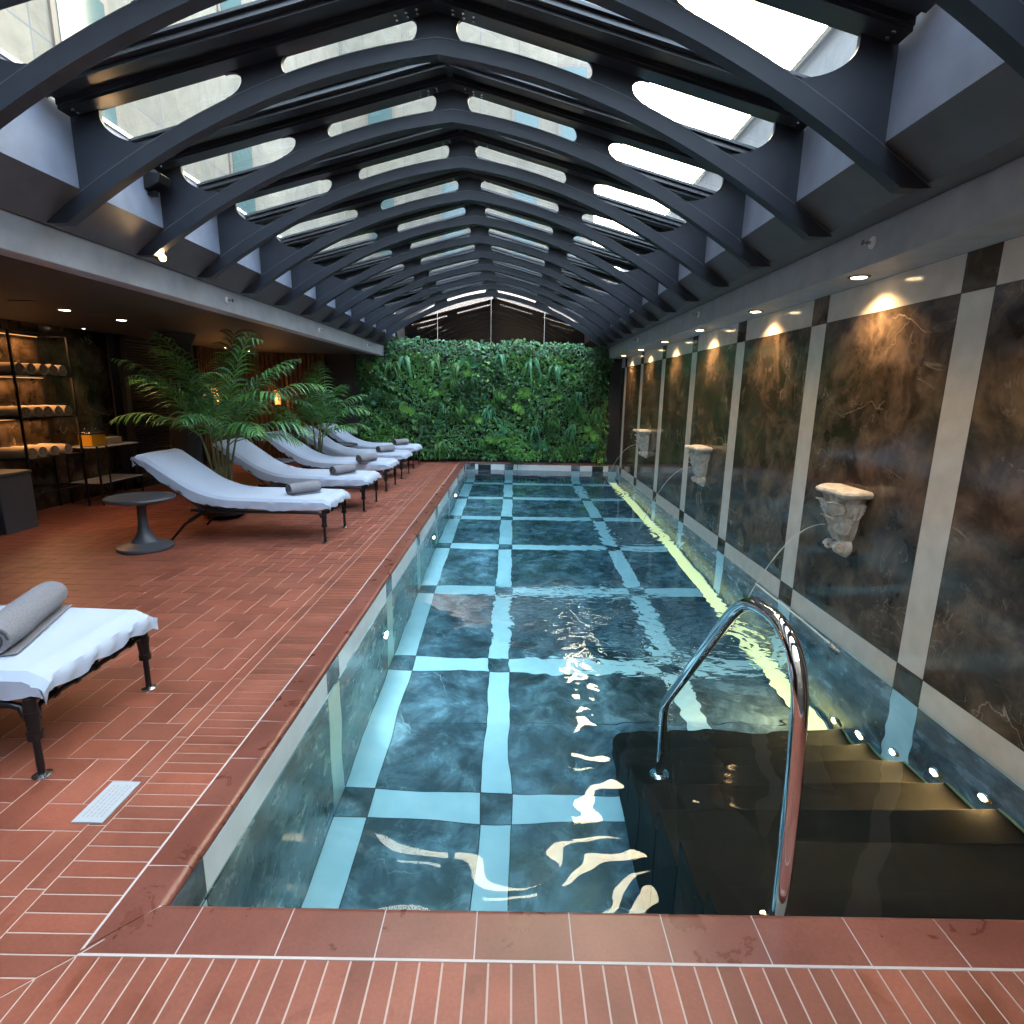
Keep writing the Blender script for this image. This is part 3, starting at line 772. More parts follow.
def palm(loc, label, H, fr, pot_r=.27, stems=6):
    t = thing('areca_palm', loc, label, 'palm', 'potted areca palms behind the loungers')
    mb = MB(); mb.lathe([(pot_r*.55, 0), (pot_r*.9, .06), (pot_r, .16), (pot_r*1.02, .27), (pot_r*.93, .27), (pot_r*.9, .24)], seg=32); mb.build('pot', 'pot', t, smooth=True)
    mb = MB(); mb.lathe([(pot_r*.9, .22), (.01, .235)], seg=24); mb.build('soil', 'soil', t)
    tops = []
    for i in range(stems):
        a = 2*pi*i/stems+random.random(); r = pot_r*.5*random.uniform(.2, .9); hh = H*random.uniform(.30, .48)
        x0, y0 = r*cos(a), r*sin(a); lean = random.uniform(.05, .20)
        pts = [(x0+lean*cos(a)*(k/5)**1.5, y0+lean*sin(a)*(k/5)**1.5, .2+hh*k/5) for k in range(6)]
        mb = MB(); mb.tube(pts, [.020, .018, .017, .015, .013, .010], 8); mb.build('stem', 'stem', t, smooth=True); tops.append((Vector(pts[-1]), a))
    for i, (az, rise, ln, dr, zf) in enumerate(fr):
        tp = min(tops, key=lambda q: abs((q[1]-az+pi) % (2*pi)-pi))[0]
        b = Vector((tp.x, tp.y, .2+H*zf)); frond(t, b if zf < .3 else tp+Vector((0, 0, (zf-.4)*.3)), az, rise, ln, droop=dr)
    return t
D = radians
fr1 = [(D(170), D(62), 1.15, 1.0, .46), (D(140), D(68), 1.1, .9, .45), (D(215), D(72), 1.2, .9, .45), (D(100), D(78), 1.5, .75, .5), (D(80), D(86), 1.55, .55, .5), (D(20), D(60), 1.35, 1.1, .45),
       (D(-5), D(72), 1.35, .95, .48), (D(-30), D(62), 1.3, 1.2, .42), (D(40), D(74), 1.35, .9, .46), (D(-60), D(74), 1.2, 1.0, .45), (D(-100), D(78), 1.25, .9, .42), (D(240), D(68), 1.15, 1.1, .4),
       (D(0), D(38), 1.15, 1.1, .36), (D(165), D(38), .75, 1.0, .36), (D(-45), D(42), 1.05, 1.1, .34), (D(215), D(40), .95, 1.0, .33), (D(60), D(50), 1.1, 1.0, .36), (D(130), D(45), 1.0, 1.1, .36), (D(-85), D(55), .95, 1.2, .35), (D(-15), D(82), 1.5, .5, .5), (D(10), D(20), .8, .8, .30), (D(255), D(80), 1.3, .7, .45)]
palm((-3.62, 6.93, 0), 'tall green areca palm in a black pot behind the first of the far loungers', 1.85, fr1, .30, 7)
fr2 = [(a+D(25), r*.95, l*.82, d, z) for a, r, l, d, z in fr1[:18]]
palm((-3.45, 9.92, 0), 'smaller areca palm farther back, between the middle loungers', 1.55, fr2, .26, 6)

# ================================================================ LOUNGERS
def prof(x):      # height of mattress top along local x (0 foot .. -1.93 head)
    u = -x
    return .462+.010*min(u, 1)+(0 if u < .98 else .94*(u-.98)**2*.62 if u < 1.45 else .94*.62*.47**2+(u-1.45)*.94*.62*2*.47*1.26)
def make_lounger(label):
    t = thing('sun_lounger', (0, 0, 0), label, 'sun lounger', 'sun loungers with white towelling covers')
    hw = .365; n = 60; L0 = 1.95; mb = MB(); rows = []
    for i in range(n+1):
        x = .03-L0*i/n; z = prof(min(x, 0)); dz = (prof(min(x, 0)-.01)-z)/.01 if x < 0 else 0
        nl = hypot(1, dz); nx_, nz_ = dz/nl, 1/nl
        end = min(1, i/2.0, (n-i)/1.5)
        lump = .004*sin(9*x)+.003*sin(23*x+1)
        row = []
        m_ = 22
        for j in range(m_+1):
            v = -1+2*j/m_; y = v*hw
            rr = .030; e = max(0, abs(v)*hw-(hw-rr)); dzz = -(rr-sqrt(max(0, rr*rr-e*e)))
            th = (dzz+lump*(1-v*v)+.0022*sin(14*y+5*x))-(1-end)*.03
            row.append((x+nx_*th*1.0, y, z+nz_*th))
        # side skirts
        sk = []
        for s_ in (-1, 1):
            dr = .085+.010*sin(7.3*x+s_)+.006*sin(17*x+2*s_)+.004*sin(41*x)
            q = []
            for f in (.35, .7, 1.0):
                th = -.03-dr*f*(1.0 if end > .9 else .8); yo = s_*(hw+.002+.006*sin(19*x+3*f+s_)*f+.003*sin(53*x))
                q.append((x+nx_*th, yo, z+nz_*th))
            sk.append(q)
        row = sk[0][::-1]+row+sk[1]; rows.append(row)
    w_ = len(rows[0]); vs = [p_ for r in rows for p_ in r]
    fs = [(i*w_+j, i*w_+j+1, (i+1)*w_+j+1, (i+1)*w_+j) for i in range(n) for j in range(w_-1)]
    # foot end drop
    b = len(vs); ft = rows[0]; 
    for f in (.4, .8, 1.15):
        for j, p_ in enumerate(ft):
            vs.append((p_[0]+.012+.008*sin(j*1.7+f*3), p_[1], p_[2]-f*(.060+.010*sin(j*.9)) if 3 <= j < w_-3 else p_[2]-f*.006))
    for k in range(3):
        for j in range(w_-1):
            a0 = (b+(k-1)*w_+j) if k else j; a1 = (b+(k-1)*w_+j+1) if k else j+1
            fs.append((a1, a0, b+k*w_+j, b+k*w_+j+1))
    hd = rows[-1]; b = len(vs)
    for f in (.5, 1):
        for j, p_ in enumerate(hd): vs.append((p_[0]-.02*f, p_[1], p_[2]-f*.10 if 3 <= j < w_-3 else p_[2]))
    q0 = n*w_
    for k in range(2):
        for j in range(w_-1):
            a0 = (b+(k-1)*w_+j) if k else q0+j; a1 = (b+(k-1)*w_+j+1) if k else q0+j+1
            fs.append((a0, a1, b+k*w_+j+1, b+k*w_+j))
    mb.add(vs, fs, 0); mb.build('towel_cover', 'cover', t, smooth=True, fix=True)
    # cushion core
    mb = MB(); vs = []; fs = []; n2 = 30
    for i in range(n2+1):
        x = -1.88*i/n2-.02; z = prof(x)
        vs += [(x, -hw+.04, z-.014), (x, hw-.04, z-.014), (x+.02, hw-.04, z-.088), (x+.02, -hw+.04, z-.088)]
    for i in range(n2):
        for k in range(4): fs.append((i*4+k, i*4+(k+1) % 4, i*4+4+(k+1) % 4, i*4+4+k))
    fs += [(0, 1, 2, 3), (n2*4+3, n2*4+2, n2*4+1, n2*4)]
    mb.add(vs, fs); mb.build('cushion', 'cover', t, smooth=True)
    # frame
    mb = MB(); zr = .325; hy = .352
    for s_ in (-1, 1):
        mb.tube([(-.055, s_*hy, zr-.05), (-.07, s_*hy, zr-.012), (-.11, s_*hy, zr), (-.7, s_*hy, zr), (-1.18, s_*hy, zr), (-1.42, s_*hy, zr+.005)], .016, 10)
        bp = [(-1.0, s_*hy, prof(-1.0)-.125)]+[(x, s_*hy, prof(x)-.125) for x in (-1.2, -1.45, -1.7, -1.95)]
        mb.tube(bp, .013, 8)
        mb.tube([(-1.30, s_*hy, zr), (-1.62, s_*hy, prof(-1.66)-.13)], .010, 8)
    for x in (-.04, -.6, -1.15): mb.tube([(x, -hy, zr+.012), (x, hy, zr+.012)], .012, 8)
    mb.tube([(-1.95, -hy, prof(-1.95)-.125), (-1.95, hy, prof(-1.95)-.125)], .013, 8)
    mb.build('frame', 'black', t, smooth=True)
    mb = MB()
    mb.tube([(-.02, -hy+.05, zr-.012), (-.02, hy-.05, zr-.012)], .012, 8)
    for y in (-.24, -.12, 0, .12, .24): mb.tube([(-.02, y-.012, zr-.012), (-.02, y+.012, zr-.012)], .018, 8); mb.tube([(-.02, y, zr-.012), (-.03, y+.03, zr+.02)], .008, 6)
    mb.build('end_rail', 'black', t, smooth=True)
    for s_ in (-1, 1):
        mb = MB(); x = -.03
        mb.tube([(x, s_*hy, .355), (x, s_*hy, .30), (x, s_*hy, .185)], [.022, .026, .024], 12)
        mb.tube([(x, s_*hy, .205), (x, s_*hy, .175)], .030, 12); mb.tube([(x, s_*hy, .30), (x, s_*hy, .27)], .029, 12)
        mb.tube([(x, s_*(hy-.09), .315), (x, s_*(hy-.035), .30), (x, s_*(hy-.02), .20)], .012, 8)
        mb.tube([(x, s_*hy, .185), (x, s_*hy, .012)], .0145, 10)
        lg = mb.build('leg', 'black', t, smooth=True)
        mb = MB(); mb.lathe([(.036, 0.001), (.036, .006), (.02, .014)], (x, s_*hy, 0), 18); mb.build('foot_plate', 'steel', lg, smooth=True)
    for s_ in (-1, 1):
        mb = MB(); mb.tube([(-1.28, s_*hy, .325), (-1.50, s_*hy, .18), (-1.66, s_*hy, .004)], [.017, .015, .012], 10); mb.tube([(-1.28, s_*hy, .325), (-1.45, s_*hy, .215)], .022, 10)
        mb.build('leg', 'black', t, smooth=True)
    mb = MB()
    for s_ in (-1, 1): mb.tube([(-1.93, s_*hy, prof(-1.93)-.125), (-1.985, s_*hy, prof(-1.985)-.105)], .014, 10)
    mb.build('frame_tip', 'steel', t, smooth=True)
    return t
lab = ['white covered sun lounger in the foreground, cut by the left photo edge',
 'white covered sun lounger behind the first side table, nearest of the far row',
 'white covered sun lounger just behind the tall palm, second of the far row',
 'white covered sun lounger beyond the middle side table, third of the far row',
 'white covered sun lounger beyond the small palm, fourth of the far row',
 'white covered sun lounger closest to the planted wall']
lp = [(-1.91, 2.415), (-1.94, 6.12), (-1.94, 7.70), (-1.99, 9.27), (-2.0, 10.61), (-2.03, 12.02)]
lg0 = make_lounger(lab[0]); lg0.location = (lp[0][0], lp[0][1], 0)
for i in range(1, 6): dup(lg0, (lp[i][0], lp[i][1], 0), lab[i])

def towel_mesh(parent, R, ln, mname='towel', dark='towel_dark', loops=2.6):
    """rolled towel: axis local y, lying on z=0"""
    mb = MB(); n = 26; vs = []; fs = []; m_ = 9
    for k in range(m_):
        y = -ln/2+ln*k/(m_-1); s_ = 1 if 0 < k < m_-1 else .93
        for j in range(n):
            a = 2*pi*j/n; r = R*s_*(1+.02*sin(3*a+y*20))
            z = R+r*sin(a)*.94; vs.append((r*cos(a)*1.04, y, max(z, .003)))
    for k in range(m_-1):
        for j in range(n): fs.append((k*n+j, k*n+(j+1) % n, (k+1)*n+(j+1) % n, (k+1)*n+j))
    fs += [tuple(range(n))[::-1], tuple((m_-1)*n+j for j in range(n))]
    mb.add(vs, fs); mb.build('roll', mname, parent, smooth=True)
    for e_ in (-1, 1):
        mb = MB(); y = e_*(ln/2+.001); pts = []
        for k in range(40):
            a = k/39*loops*2*pi; r = R*.86*(1-k/39*.85); pts.append((r*cos(a), y, R+r*sin(a)*.92))
        mb.tube(pts, .0045, 5)
        mb.build('spiral_edge', dark, parent, smooth=True)
    mb = MB(); mb.box((R*.35, -ln/2+.004, .002), (R*1.12, ln/2-.004, .009)); mb.build('loose_flap', mname, parent, bevel=.004)
tl = ['large grey rolled towel on the foreground lounger', 'grey rolled towel on the lounger nearest the first side table', 'grey rolled towel on the second lounger of the far row',
 'grey rolled towel on the third lounger of the far row', 'grey rolled towel on the fourth lounger of the far row', 'grey rolled towel on the lounger beside the planted wall']
tp = [(-2.27, 2.46, 19), (-2.29, 6.10, -38), (-2.30, 7.60, -32), (-2.33, 8.98, -30), (-2.36, 10.46, -35), (-2.36, 11.9, -35)]
tw0 = thing('rolled_towel', (0, 0, 0), tl[0], 'towel', 'grey rolled towels on the loungers'); towel_mesh(tw0, .076, .60)
tw0.location = (tp[0][0], tp[0][1], .468); tw0.rotation_euler = (0, 0, radians(tp[0][2]))
tw1 = thing('rolled_towel', (tp[1][0], tp[1][1], .468), tl[1], 'towel', 'grey rolled towels on the loungers', radians(tp[1][2])); towel_mesh(tw1, .066, .36)
for i in range(2, 6): dup(tw1, (tp[i][0], tp[i][1], .468), tl[i], radians(tp[i][2]))

# side tables
def table(loc, label):
    t = thing('side_table', loc, label, 'side table', 'grey moulded pedestal side tables')
    mb = MB(); mb.lathe([(.02, .475), (.20, .482), (.285, .492), (.302, .505), (.304, .520), (.298, .530), (.285, .530), (.275, .522), (.02, .520)], seg=48); mb.build('table_top', 'plastic', t, smooth=True)
    mb = MB(); mb.lathe([(.045, .48), (.040, .40), (.042, .28), (.055, .19), (.085, .12), (.13, .075)], seg=32); mb.build('stem', 'plastic', t, smooth=True)
    mb = MB(); mb.lathe([(.235, .001), (.25, .012), (.245, .035), (.20, .052), (.13, .077), (.08, .09)], seg=48); mb.build('base', 'plastic', t, smooth=True)
    return t
t1 = table((-3.67, 5.45, 0), 'grey mushroom shaped side table before the nearest of the far loungers')
dup(t1, (-3.62, 8.48, 0), 'grey side table between the second and third loungers of the far row')
dup(t1, (-3.42, 11.31, 0), 'grey side table beside the last lounger before the planted wall')

# ================================================================ RIGHT WALL FITTINGS
def fountain(loc, label):
    t = thing('wall_fountain', loc, label, 'fountain', 'carved stone fountain spouts on the marble wall')
    # shelf: wavy scalloped slab, back on wall at local x = 0, front towards -x
    mb = MB(); n = 40; vs = []; outl = []
    for k in range(n+1):
        a = -pi/2+pi*k/n; r = .235*(1+.12*cos(6*a)); outl.append((-max(0, r*cos(a))*1.05, .215*sin(a)*(1+.06*cos(6*a))))
    for z, sc in ((.435, .80), (.450, .96), (.468, 1.0), (.482, .97), (.490, .88)):
        vs += [(x*sc-.002, y*sc*(1 if abs(y) < .15 else 1.05), z+.012*cos(y*22)) for x, y in outl]
    m_ = n+1; fs = [(i*m_+j, i*m_+j+1, (i+1)*m_+j+1, (i+1)*m_+j) for i in range(4) for j in range(n)]
    fs += [tuple(range(m_))[::-1], tuple(4*m_+j for j in range(m_))]+[(i*m_, (i+1)*m_, (i+1)*m_+n, i*m_+n) for i in range(4)]
    mb.add(vs, fs); mb.build('shell_shelf', 'stone', t, smooth=True)
    def body(name, zz, rx, ry, lob=0, amp=0, ph=0):
        mb = MB(); vs = []; n = 36
        for z, a_, b_ in zip(zz, rx, ry):
            for k in range(n+1):
                a = -pi/2+pi*k/n; q = 1+amp*cos(lob*a+ph*z)
                vs.append((-a_*cos(a)*q-.002, b_*sin(a)*q, z))
        m_ = n+1; c_ = len(zz); fs = [(i*m_+j, i*m_+j+1, (i+1)*m_+j+1, (i+1)*m_+j) for i in range(c_-1) for j in range(n)]
        fs += [tuple(range(m_))[::-1], tuple((c_-1)*m_+j for j in range(m_))]+[(i*m_, (i+1)*m_, (i+1)*m_+n, i*m_+n) for i in range(c_-1)]
        mb.add(vs, fs); return mb.build(name, 'stone', t, smooth=True)
    body('corbel_body', [.10, .13, .18, .24, .30, .36, .40, .445], [.055, .085, .115, .125, .150, .175, .18, .195], [.04, .065, .085, .10, .115, .135, .150, .16], 8, .07, 9)
    # acanthus leaves wrapping the corbel, tips curling out
    Zb = [.10, .13, .18, .24, .30, .36, .40, .445]; Xb = [.055, .085, .115, .125, .150, .175, .18, .195]; Yb = [.04, .065, .085, .10, .115, .135, .150, .16]
    for a0, wd, z0, z1, cu in ((0, .62, .12, .33, .035), (-.85, .48, .16, .36, .03), (.85, .48, .16, .36, .03), (-.45, .42, .27, .43, .03), (.45, .42, .27, .43, .03), (-1.25, .3, .28, .44, .02), (1.25, .3, .28, .44, .02)):
        mb = MB(); vs = []; m_ = 11; n = 14
        for i in range(n+1):
            tt = i/n; z = z0+(z1-z0)*tt; w = wd*(.35+.75*sin(pi*min(1, tt*.8+.12)))*(1 if i % 3 else .86)*(1 if i < n else .25)
            zz = z-(.03*max(0, tt-.8)/.2 if tt > .8 else 0)
            for j in range(m_):
                v_ = -1+2*j/(m_-1); a_ = a0+w*v_; rx = float(np.interp(z, Zb, Xb)); ry = float(np.interp(z, Zb, Yb))
                of = .008+.014*(1-v_*v_)+(.010 if j == m_//2 else 0)-(.006 if j % 2 else 0)+cu*tt**4
                vs.append((-(rx+of)*max(.02, cos(a_)), (ry+of)*sin(a_), zz-.014*abs(v_)*tt))
        mb.add(vs, [(i*m_+j, i*m_+j+1, (i+1)*m_+j+1, (i+1)*m_+j) for i in range(n) for j in range(m_-1)])
        o = mb.build('acanthus_leaf', 'stone', t, smooth=True); q = o.modifiers.new('thickness', 'SOLIDIFY'); q.thickness = .010
    body('scroll_bud', [-.02, -.005, .02, .05, .08, .105, .12], [.012, .04, .085, .10, .095, .07, .05], [.012, .035, .06, .068, .062, .045, .035], 10, .06, 30)
    for s_ in (-1, 1):
        mb = MB(); pts = [(-.10-.035*cos(a)*(1-a/14), s_*.062, .062+.035*sin(a)*(1-a/14)) for a in [k*.45 for k in range(24)]]
        mb.tube(pts, .011, 7); mb.build('volute', 'stone', t, smooth=True)
    mb = MB(); mb.tube([(-.12, .0, .21), (-.175, .0, .222)], .009, 10); mb.build('spout', 'steel', t, smooth=True)
    return t
fl = ['carved pale stone fountain bracket on the wall nearest the camera', 'carved pale stone fountain bracket in the middle of the marble wall', 'carved pale stone fountain bracket farthest away, near the planting']
jl = ['thin curved water jet from the nearest wall fountain', 'thin curved water jet from the middle wall fountain', 'thin curved water jet from the farthest wall fountain']
fy = [3.90, 7.0, 10.1]; f0 = None
for i, y in enumerate(fy):
    if f0 is None: f0 = fountain((XR-.001, y, .50), fl[0])
    else: dup(f0, (XR-.001, y, .50), fl[i])
    mb = MB(); pts = []
    for k in range(22):
        tt = k/21*.42; pts.append((XR-.18-1.42*tt, y-.01, .722+.10*tt-.5*9.8*tt*tt))
    mb.tube(pts, [.0036+.0010*sin(k*2.3) for k in range(22)], 8)
    tag(mb.build('water_jet', 'jet', smooth=True), jl[i], 'water jet', 'water jets falling from the wall fountains')
# recessed downlights in the right soffit, washing the wall
def downlight(loc, label, group, e, ang=1.35, r=.048, tilt=None, rot=None, vis=True):
    t = thing('downlight', loc, label, 'ceiling light', group)
    mb = MB(); mb.lathe([(r*1.35, -.006), (r*1.42, -.002), (r*1.42, 0), (r*.98, 0), (r*.98, -.006)], seg=28)
    mb.build('trim_ring', 'black', t, smooth=True)
    mb = MB(); mb.lathe([(r*.95, -.0078), (r*.95, -.0062)], seg=24); mb.build('diffuser', 'lamp_warm', t)
    l = light('SPOT', (0, 0, -.012), e, warm, t, spot_size=ang, spot_blend=.55, shadow_soft_size=.03)
    l.data.spot_blend = .9
    if rot: l.rotation_euler = rot
    return t
dn = ['nearest the camera', 'second from the camera', 'third from the camera', 'fourth from the camera', 'fifth from the camera', 'closest to the planting']
d0 = None
for i in range(6):
    y = 3.90+1.595*i; lb = f'round recessed downlight over the marble wall, {dn[i]}'
    if d0 is None: d0 = downlight((2.235, y, ZT), lb, 'downlights in the soffit above the marble wall', 70, 2.1, rot=(0, radians(-9), 0))
    else: dup(d0, (2.235, y, ZT), lb)
d1 = downlight((2.235, 2.31, ZT), 'round recessed downlight above the pool stairs, out past the photo edge', 'downlights in the soffit above the marble wall', 60, 2.1, rot=(0, radians(-9), 0))
# sprinkler heads on both fascias
def sprinkler(loc, label, sg):
    t = thing('sprinkler', loc, label, 'sprinkler', 'white sprinkler heads on the fascias')
    mt = Matrix.Rotation(radians(90), 4, 'Y')
    mb = MB(); mb.lathe([(.034, 0), (.034, .006), (.022, .014)], seg=22, mtx=mt); mb.build('escutcheon', 'whiteplastic', t, smooth=True)
    mb = MB(); mb.tube([(.01, 0, 0), (.035, 0, 0)], .010, 10); mb.tube([(.035, -.012, 0), (.06, 0, 0), (.035, .012, 0)], .003, 6); mb.box((.058, -.014, -.014), (.061, .014, .014)); mb.build('nozzle', 'steel', t, smooth=True)
    if sg < 0: t.rotation_euler = (0, 0, pi)
    return t
s0 = None
for loc, lb, sg in (((FR-.001, 3.57, 2.497), 'white sprinkler head on the right fascia near the camera', -1), ((FR-.001, 6.74, 2.503), 'white sprinkler head midway along the right fascia', -1), ((FR-.001, 9.95, 2.504), 'white sprinkler head at the far end of the right fascia', -1),
                    ((FL+.001, 6.0, 2.46), 'white sprinkler head on the left fascia above the tall palm', 1), ((FL+.001, 8.76, 2.455), 'white sprinkler head midway along the left fascia', 1), ((FL+.001, 11.6, 2.46), 'white sprinkler head on the left fascia beside the planting', 1)):
    sprinkler(loc, lb, sg)
# small spotlights on the left ledge
def ledge_spot(loc, label):
    t = thing('spotlight', loc, label, 'spotlight', 'small warm spotlights on the left ledge')
    mb = MB(); mb.lathe([(.022, .155), (.022, .170)], seg=14); mb.tube([(0, 0, .075), (0, 0, .16)], .006, 8); mb.build('bracket', 'black', t, smooth=True)
    mb = MB(); mb.tube([(-.04, .02, .075), (.03, -.035, .055)], [.024, .030], 14); mb.build('housing', 'black', t, smooth=True)
    mb = MB(); mb.tube([(.0305, -.0354, .0548), (.033, -.0375, .054)], .026, 14); mb.build('lens', 'lamp_warm', t)
    l = light('SPOT', (.04, -.043, .052), 9, warm, t, spot_size=2.0, spot_blend=.8, shadow_soft_size=.03)
    l.rotation_euler = Vector((.5, -.75, .75)).to_track_quat('-Z', 'Y').to_euler()
    return t
q0 = None
for y, lb in ((4.72, 'small lit spotlight on the left ledge, nearest the camera'), (6.46, 'small lit spotlight on the left ledge, second from the camera'), (8.20, 'small lit spotlight on the left ledge, third from the camera'), (9.97, 'small lit spotlight on the left ledge, nearest the planting')):
    if q0 is None: q0 = ledge_spot((-2.78, y, 2.52), lb)
    else: dup(q0, (FL+.04, y, 2.601), lb)
t = thing('floodlight', (RX-2.185+.002, 4.46, 3.02), 'dark wedge shaped floodlight fixed to the upstand below the left skylight', 'floodlight')
mb = MB(); mb.prism([(0, -.05), (.11, .0), (.13, .06), (0, .07)], -.06, .06); mb.build('housing', 'black', t, bevel=.006)
mb = MB(); mb.box((0, -.02, -.075), (.05, .02, -.04)); mb.build('bracket', 'black', t)

# skimmers on the far pool wall
for x0, x1, lb in ((-.78, -.50, 'black skimmer opening on the far pool wall below the left planting'), (1.86, 2.10, 'black skimmer opening on the far pool wall near the right corner')):
    t = thing('skimmer', ((x0+x1)/2, YF-.001, -.12), lb, 'skimmer', 'skimmer openings in the far pool wall')
    w = (x1-x0)/2; mb = MB(); mb.box((-w, -.006, -.08), (w, 0, .07)); mb.build('opening', 'blackmatt', t)
    mb = MB()
    for a, b in (((-w-.012, -.012, -.092), (w+.012, -.001, -.08)), ((-w-.012, -.012, .07), (w+.012, -.001, .082)), ((-w-.012, -.012, -.08), (-w, -.001, .07)), ((w, -.012, -.08), (w+.012, -.001, .07))): mb.box(a, b)
    mb.build('frame', 'steel', t)
# pool lamps and nozzles on the left pool wall
def poollamp(loc, lb, rot, r=.055, mat_='lamp_white', grp='white pool lamps in the left pool wall', e=26, col=(.75, .9, 1), name='pool_lamp', cat='pool light'):
    t = thing(name, loc, lb, cat, grp)
    t.rotation_euler = (0, 0, rot); mt = Matrix.Rotation(radians(90), 4, 'Y')
    mb = MB(); mb.lathe([(r*1.4, 0), (r*1.4, .006), (r*1.05, .014), (r*1.0, .014), (r*1.0, .004)], seg=24, mtx=mt); mb.build('bezel', 'steel', t, smooth=True)
    mb = MB(); mb.lathe([(r*.98, .002), (r*.6, .012), (.002, .014)], seg=20, mtx=mt); mb.build('lens', mat_, t, smooth=True)
    l = light('AREA', (.022, 0, 0), e, col, t, shape='DISK', size=r*1.6)
    l.rotation_euler = (0, radians(-90), 0)
    return t
pl0 = poollamp((XL+.001, 4.43, -.80), 'glaring white round pool lamp, nearest on the left pool wall', 0)
dup(pl0, (XL+.001, 7.35, -.80), 'glaring white round pool lamp, middle of the left pool wall')
dup(pl0, (XL+.001, 10.25, -.80), 'glaring white round pool lamp, farthest on the left pool wall')
for y, z, lb in ((3.38, -.42, 'small steel inlet nozzle on the left pool wall before the nearest lamp'), (5.45, -.42, 'small steel inlet nozzle on the left pool wall past the nearest lamp')):
    mb = MB(); mb.lathe([(.034, 0), (.034, .008), (.016, .02), (.012, .02)], (XL+.001, y, z), 20, mtx=Matrix.Rotation(radians(90), 4, 'Y'))
    tag(mb.build('inlet_nozzle', 'steel', smooth=True), lb, 'nozzle', 'steel inlet nozzles in the left pool wall')
sn = ['highest of the five', 'second highest', 'middle one', 'second deepest', 'deepest of the five']
s0 = None
for i, (y, z) in enumerate(((2.47, -.60+.06), (2.80, -.83+.075), (3.12, -1.03+.06), (3.43, -1.24+.06), (3.76, -1.43+.06))):
    lb = f'round warm step lamp on the marble wall above the stairs, {sn[i]}'
    z = stp[i+2][1]+.045 if i < 5 else z
    z = [-.555, -.755, -.97, -1.19, -1.40][i]+(.0); y = [2.47, 2.79, 3.11, 3.43, 3.75][i]
    if s0 is None: s0 = poollamp((XR-.001, y, z), lb, pi, .030, 'lamp_step', 'warm step lamps beside the underwater stairs', 15, (1, .58, .22), 'step_lamp', 'step light')
    else: dup(s0, (XR-.001, y, z), lb)
# LED line at the foot of the right pool wall
t = thing('led_strip', (2.31, 8.3, ZF+.002), 'glowing yellow green light strip on the pool floor along the right wall', 'light strip')
mb = MB(); mb.box((-.080, -4.5, 0), (.080, 4.5, .012)); mb.build('diffuser', 'led', t)
mb = MB(); mb.box((-.086, -4.51, 0), (-.080, 4.51, .014)); mb.box((.080, -4.51, 0), (.086, 4.51, .014)); mb.box((-.086, -4.51, -.001), (.086, 4.51, 0)); mb.build('channel', 'steel', t)
# pale tube lying on the water line
t = thing('pool_tube', (2.349, 4.4, ZW), 'thin pale tube lying on the water line under the marble wall', 'tube')
mb = MB(); mb.tube([(0, .72, .01), (-.005, .3, .012), (0, -.2, .01), (-.02, -.72, .012)], .008, 8); mb.build('tube', 'pale', t, smooth=True)
mb = MB(); mb.tube([(.01, -.58, .02), (-.03, -.62, .012), (-.035, -.70, .012), (.0, -.66, .03)], .007, 8); mb.build('clip', 'steel', t, smooth=True)
# plaque on the deck
t = thing('deck_plaque', (-1.562, 1.915, .0005), 'small white rectangular plaque lying on the terracotta deck', 'plaque')
mb = MB(); mb.box((-.058, -.112, 0), (.058, .112, .006)); mb.build('plate', 'plaque', t, bevel=.001)
mb = MB()
for r_i in range(5):
    x = -.034+.017*r_i; y = -.085
    while y < .08:
        w = random.uniform(.006, .014); mb.box((x-.003, y, .006), (x+.003, y+w, .0064)); y += w+random.uniform(.003, .008)
mb.build('faint_print', 'plaquetext', t)

# ================================================================ LEFT SIDE FURNISHING
def rod(mb, a, b, r=.010): mb.tube([a, b], r, 6)
t = thing('shelf_rack', (-5.9, 7.0, 0), 'tall black metal rack of towels against the dark marble wall', 'shelf')
mb = MB(); 
for x in (-.17, .21):
    for y in (-.43, .42): mb.box((x-.011, y-.011, 0), (x+.011, y+.011, 2.2))
for z in (.30, 2.19):
    for y in (-.43, .42): mb.box((-.17, y-.009, z-.009), (.21, y+.009, z+.009))
    for x in (-.17, .21): mb.box((x-.009, -.43, z-.009), (x+.009, .42, z+.009))
mb.build('frame', 'black', t)
for z in (.72, 1.20, 1.70):
    mb = MB(); mb.box((-.18, -.44, z-.012), (.22, .43, z)); mb.build('shelf_board', 'black', t)
for z, en in ((.70, 0), (1.188-.012, 4), (1.688-.012, 4.6), (2.180, 5)):
    if en:
        mb = MB(); mb.box((-.14, -.40, z-.008), (-.12, .38, z)); sl_ = mb.build('shelf_light', 'lamp_dim', t)
        l = light('AREA', (-.10, 0, z-.012), en, (1, .50, .20), sl_, shape='RECTANGLE', size=.05, size_y=.74); l.rotation_euler = (0, radians(-12), 0)
ft = None; cnt = 0
rows = (('lower', .72, [(-.34, 0), (-.17, 0), (.01, 0), (.20, 0)]), ('middle', 1.20, [(-.33, 0), (-.17, 0), (-.005, 0), (.155, 0), (.315, 0)]), ('upper', 1.70, [(-.32, 0), (-.16, 0), (.0, 0), (.16, 0), (.32, 0)]))
pn = {'lower': ['leftmost', 'second', 'third', 'rightmost'], 'middle': ['leftmost', 'second', 'third', 'fourth', 'rightmost'], 'upper': ['leftmost', 'second', 'third', 'fourth', 'rightmost']}
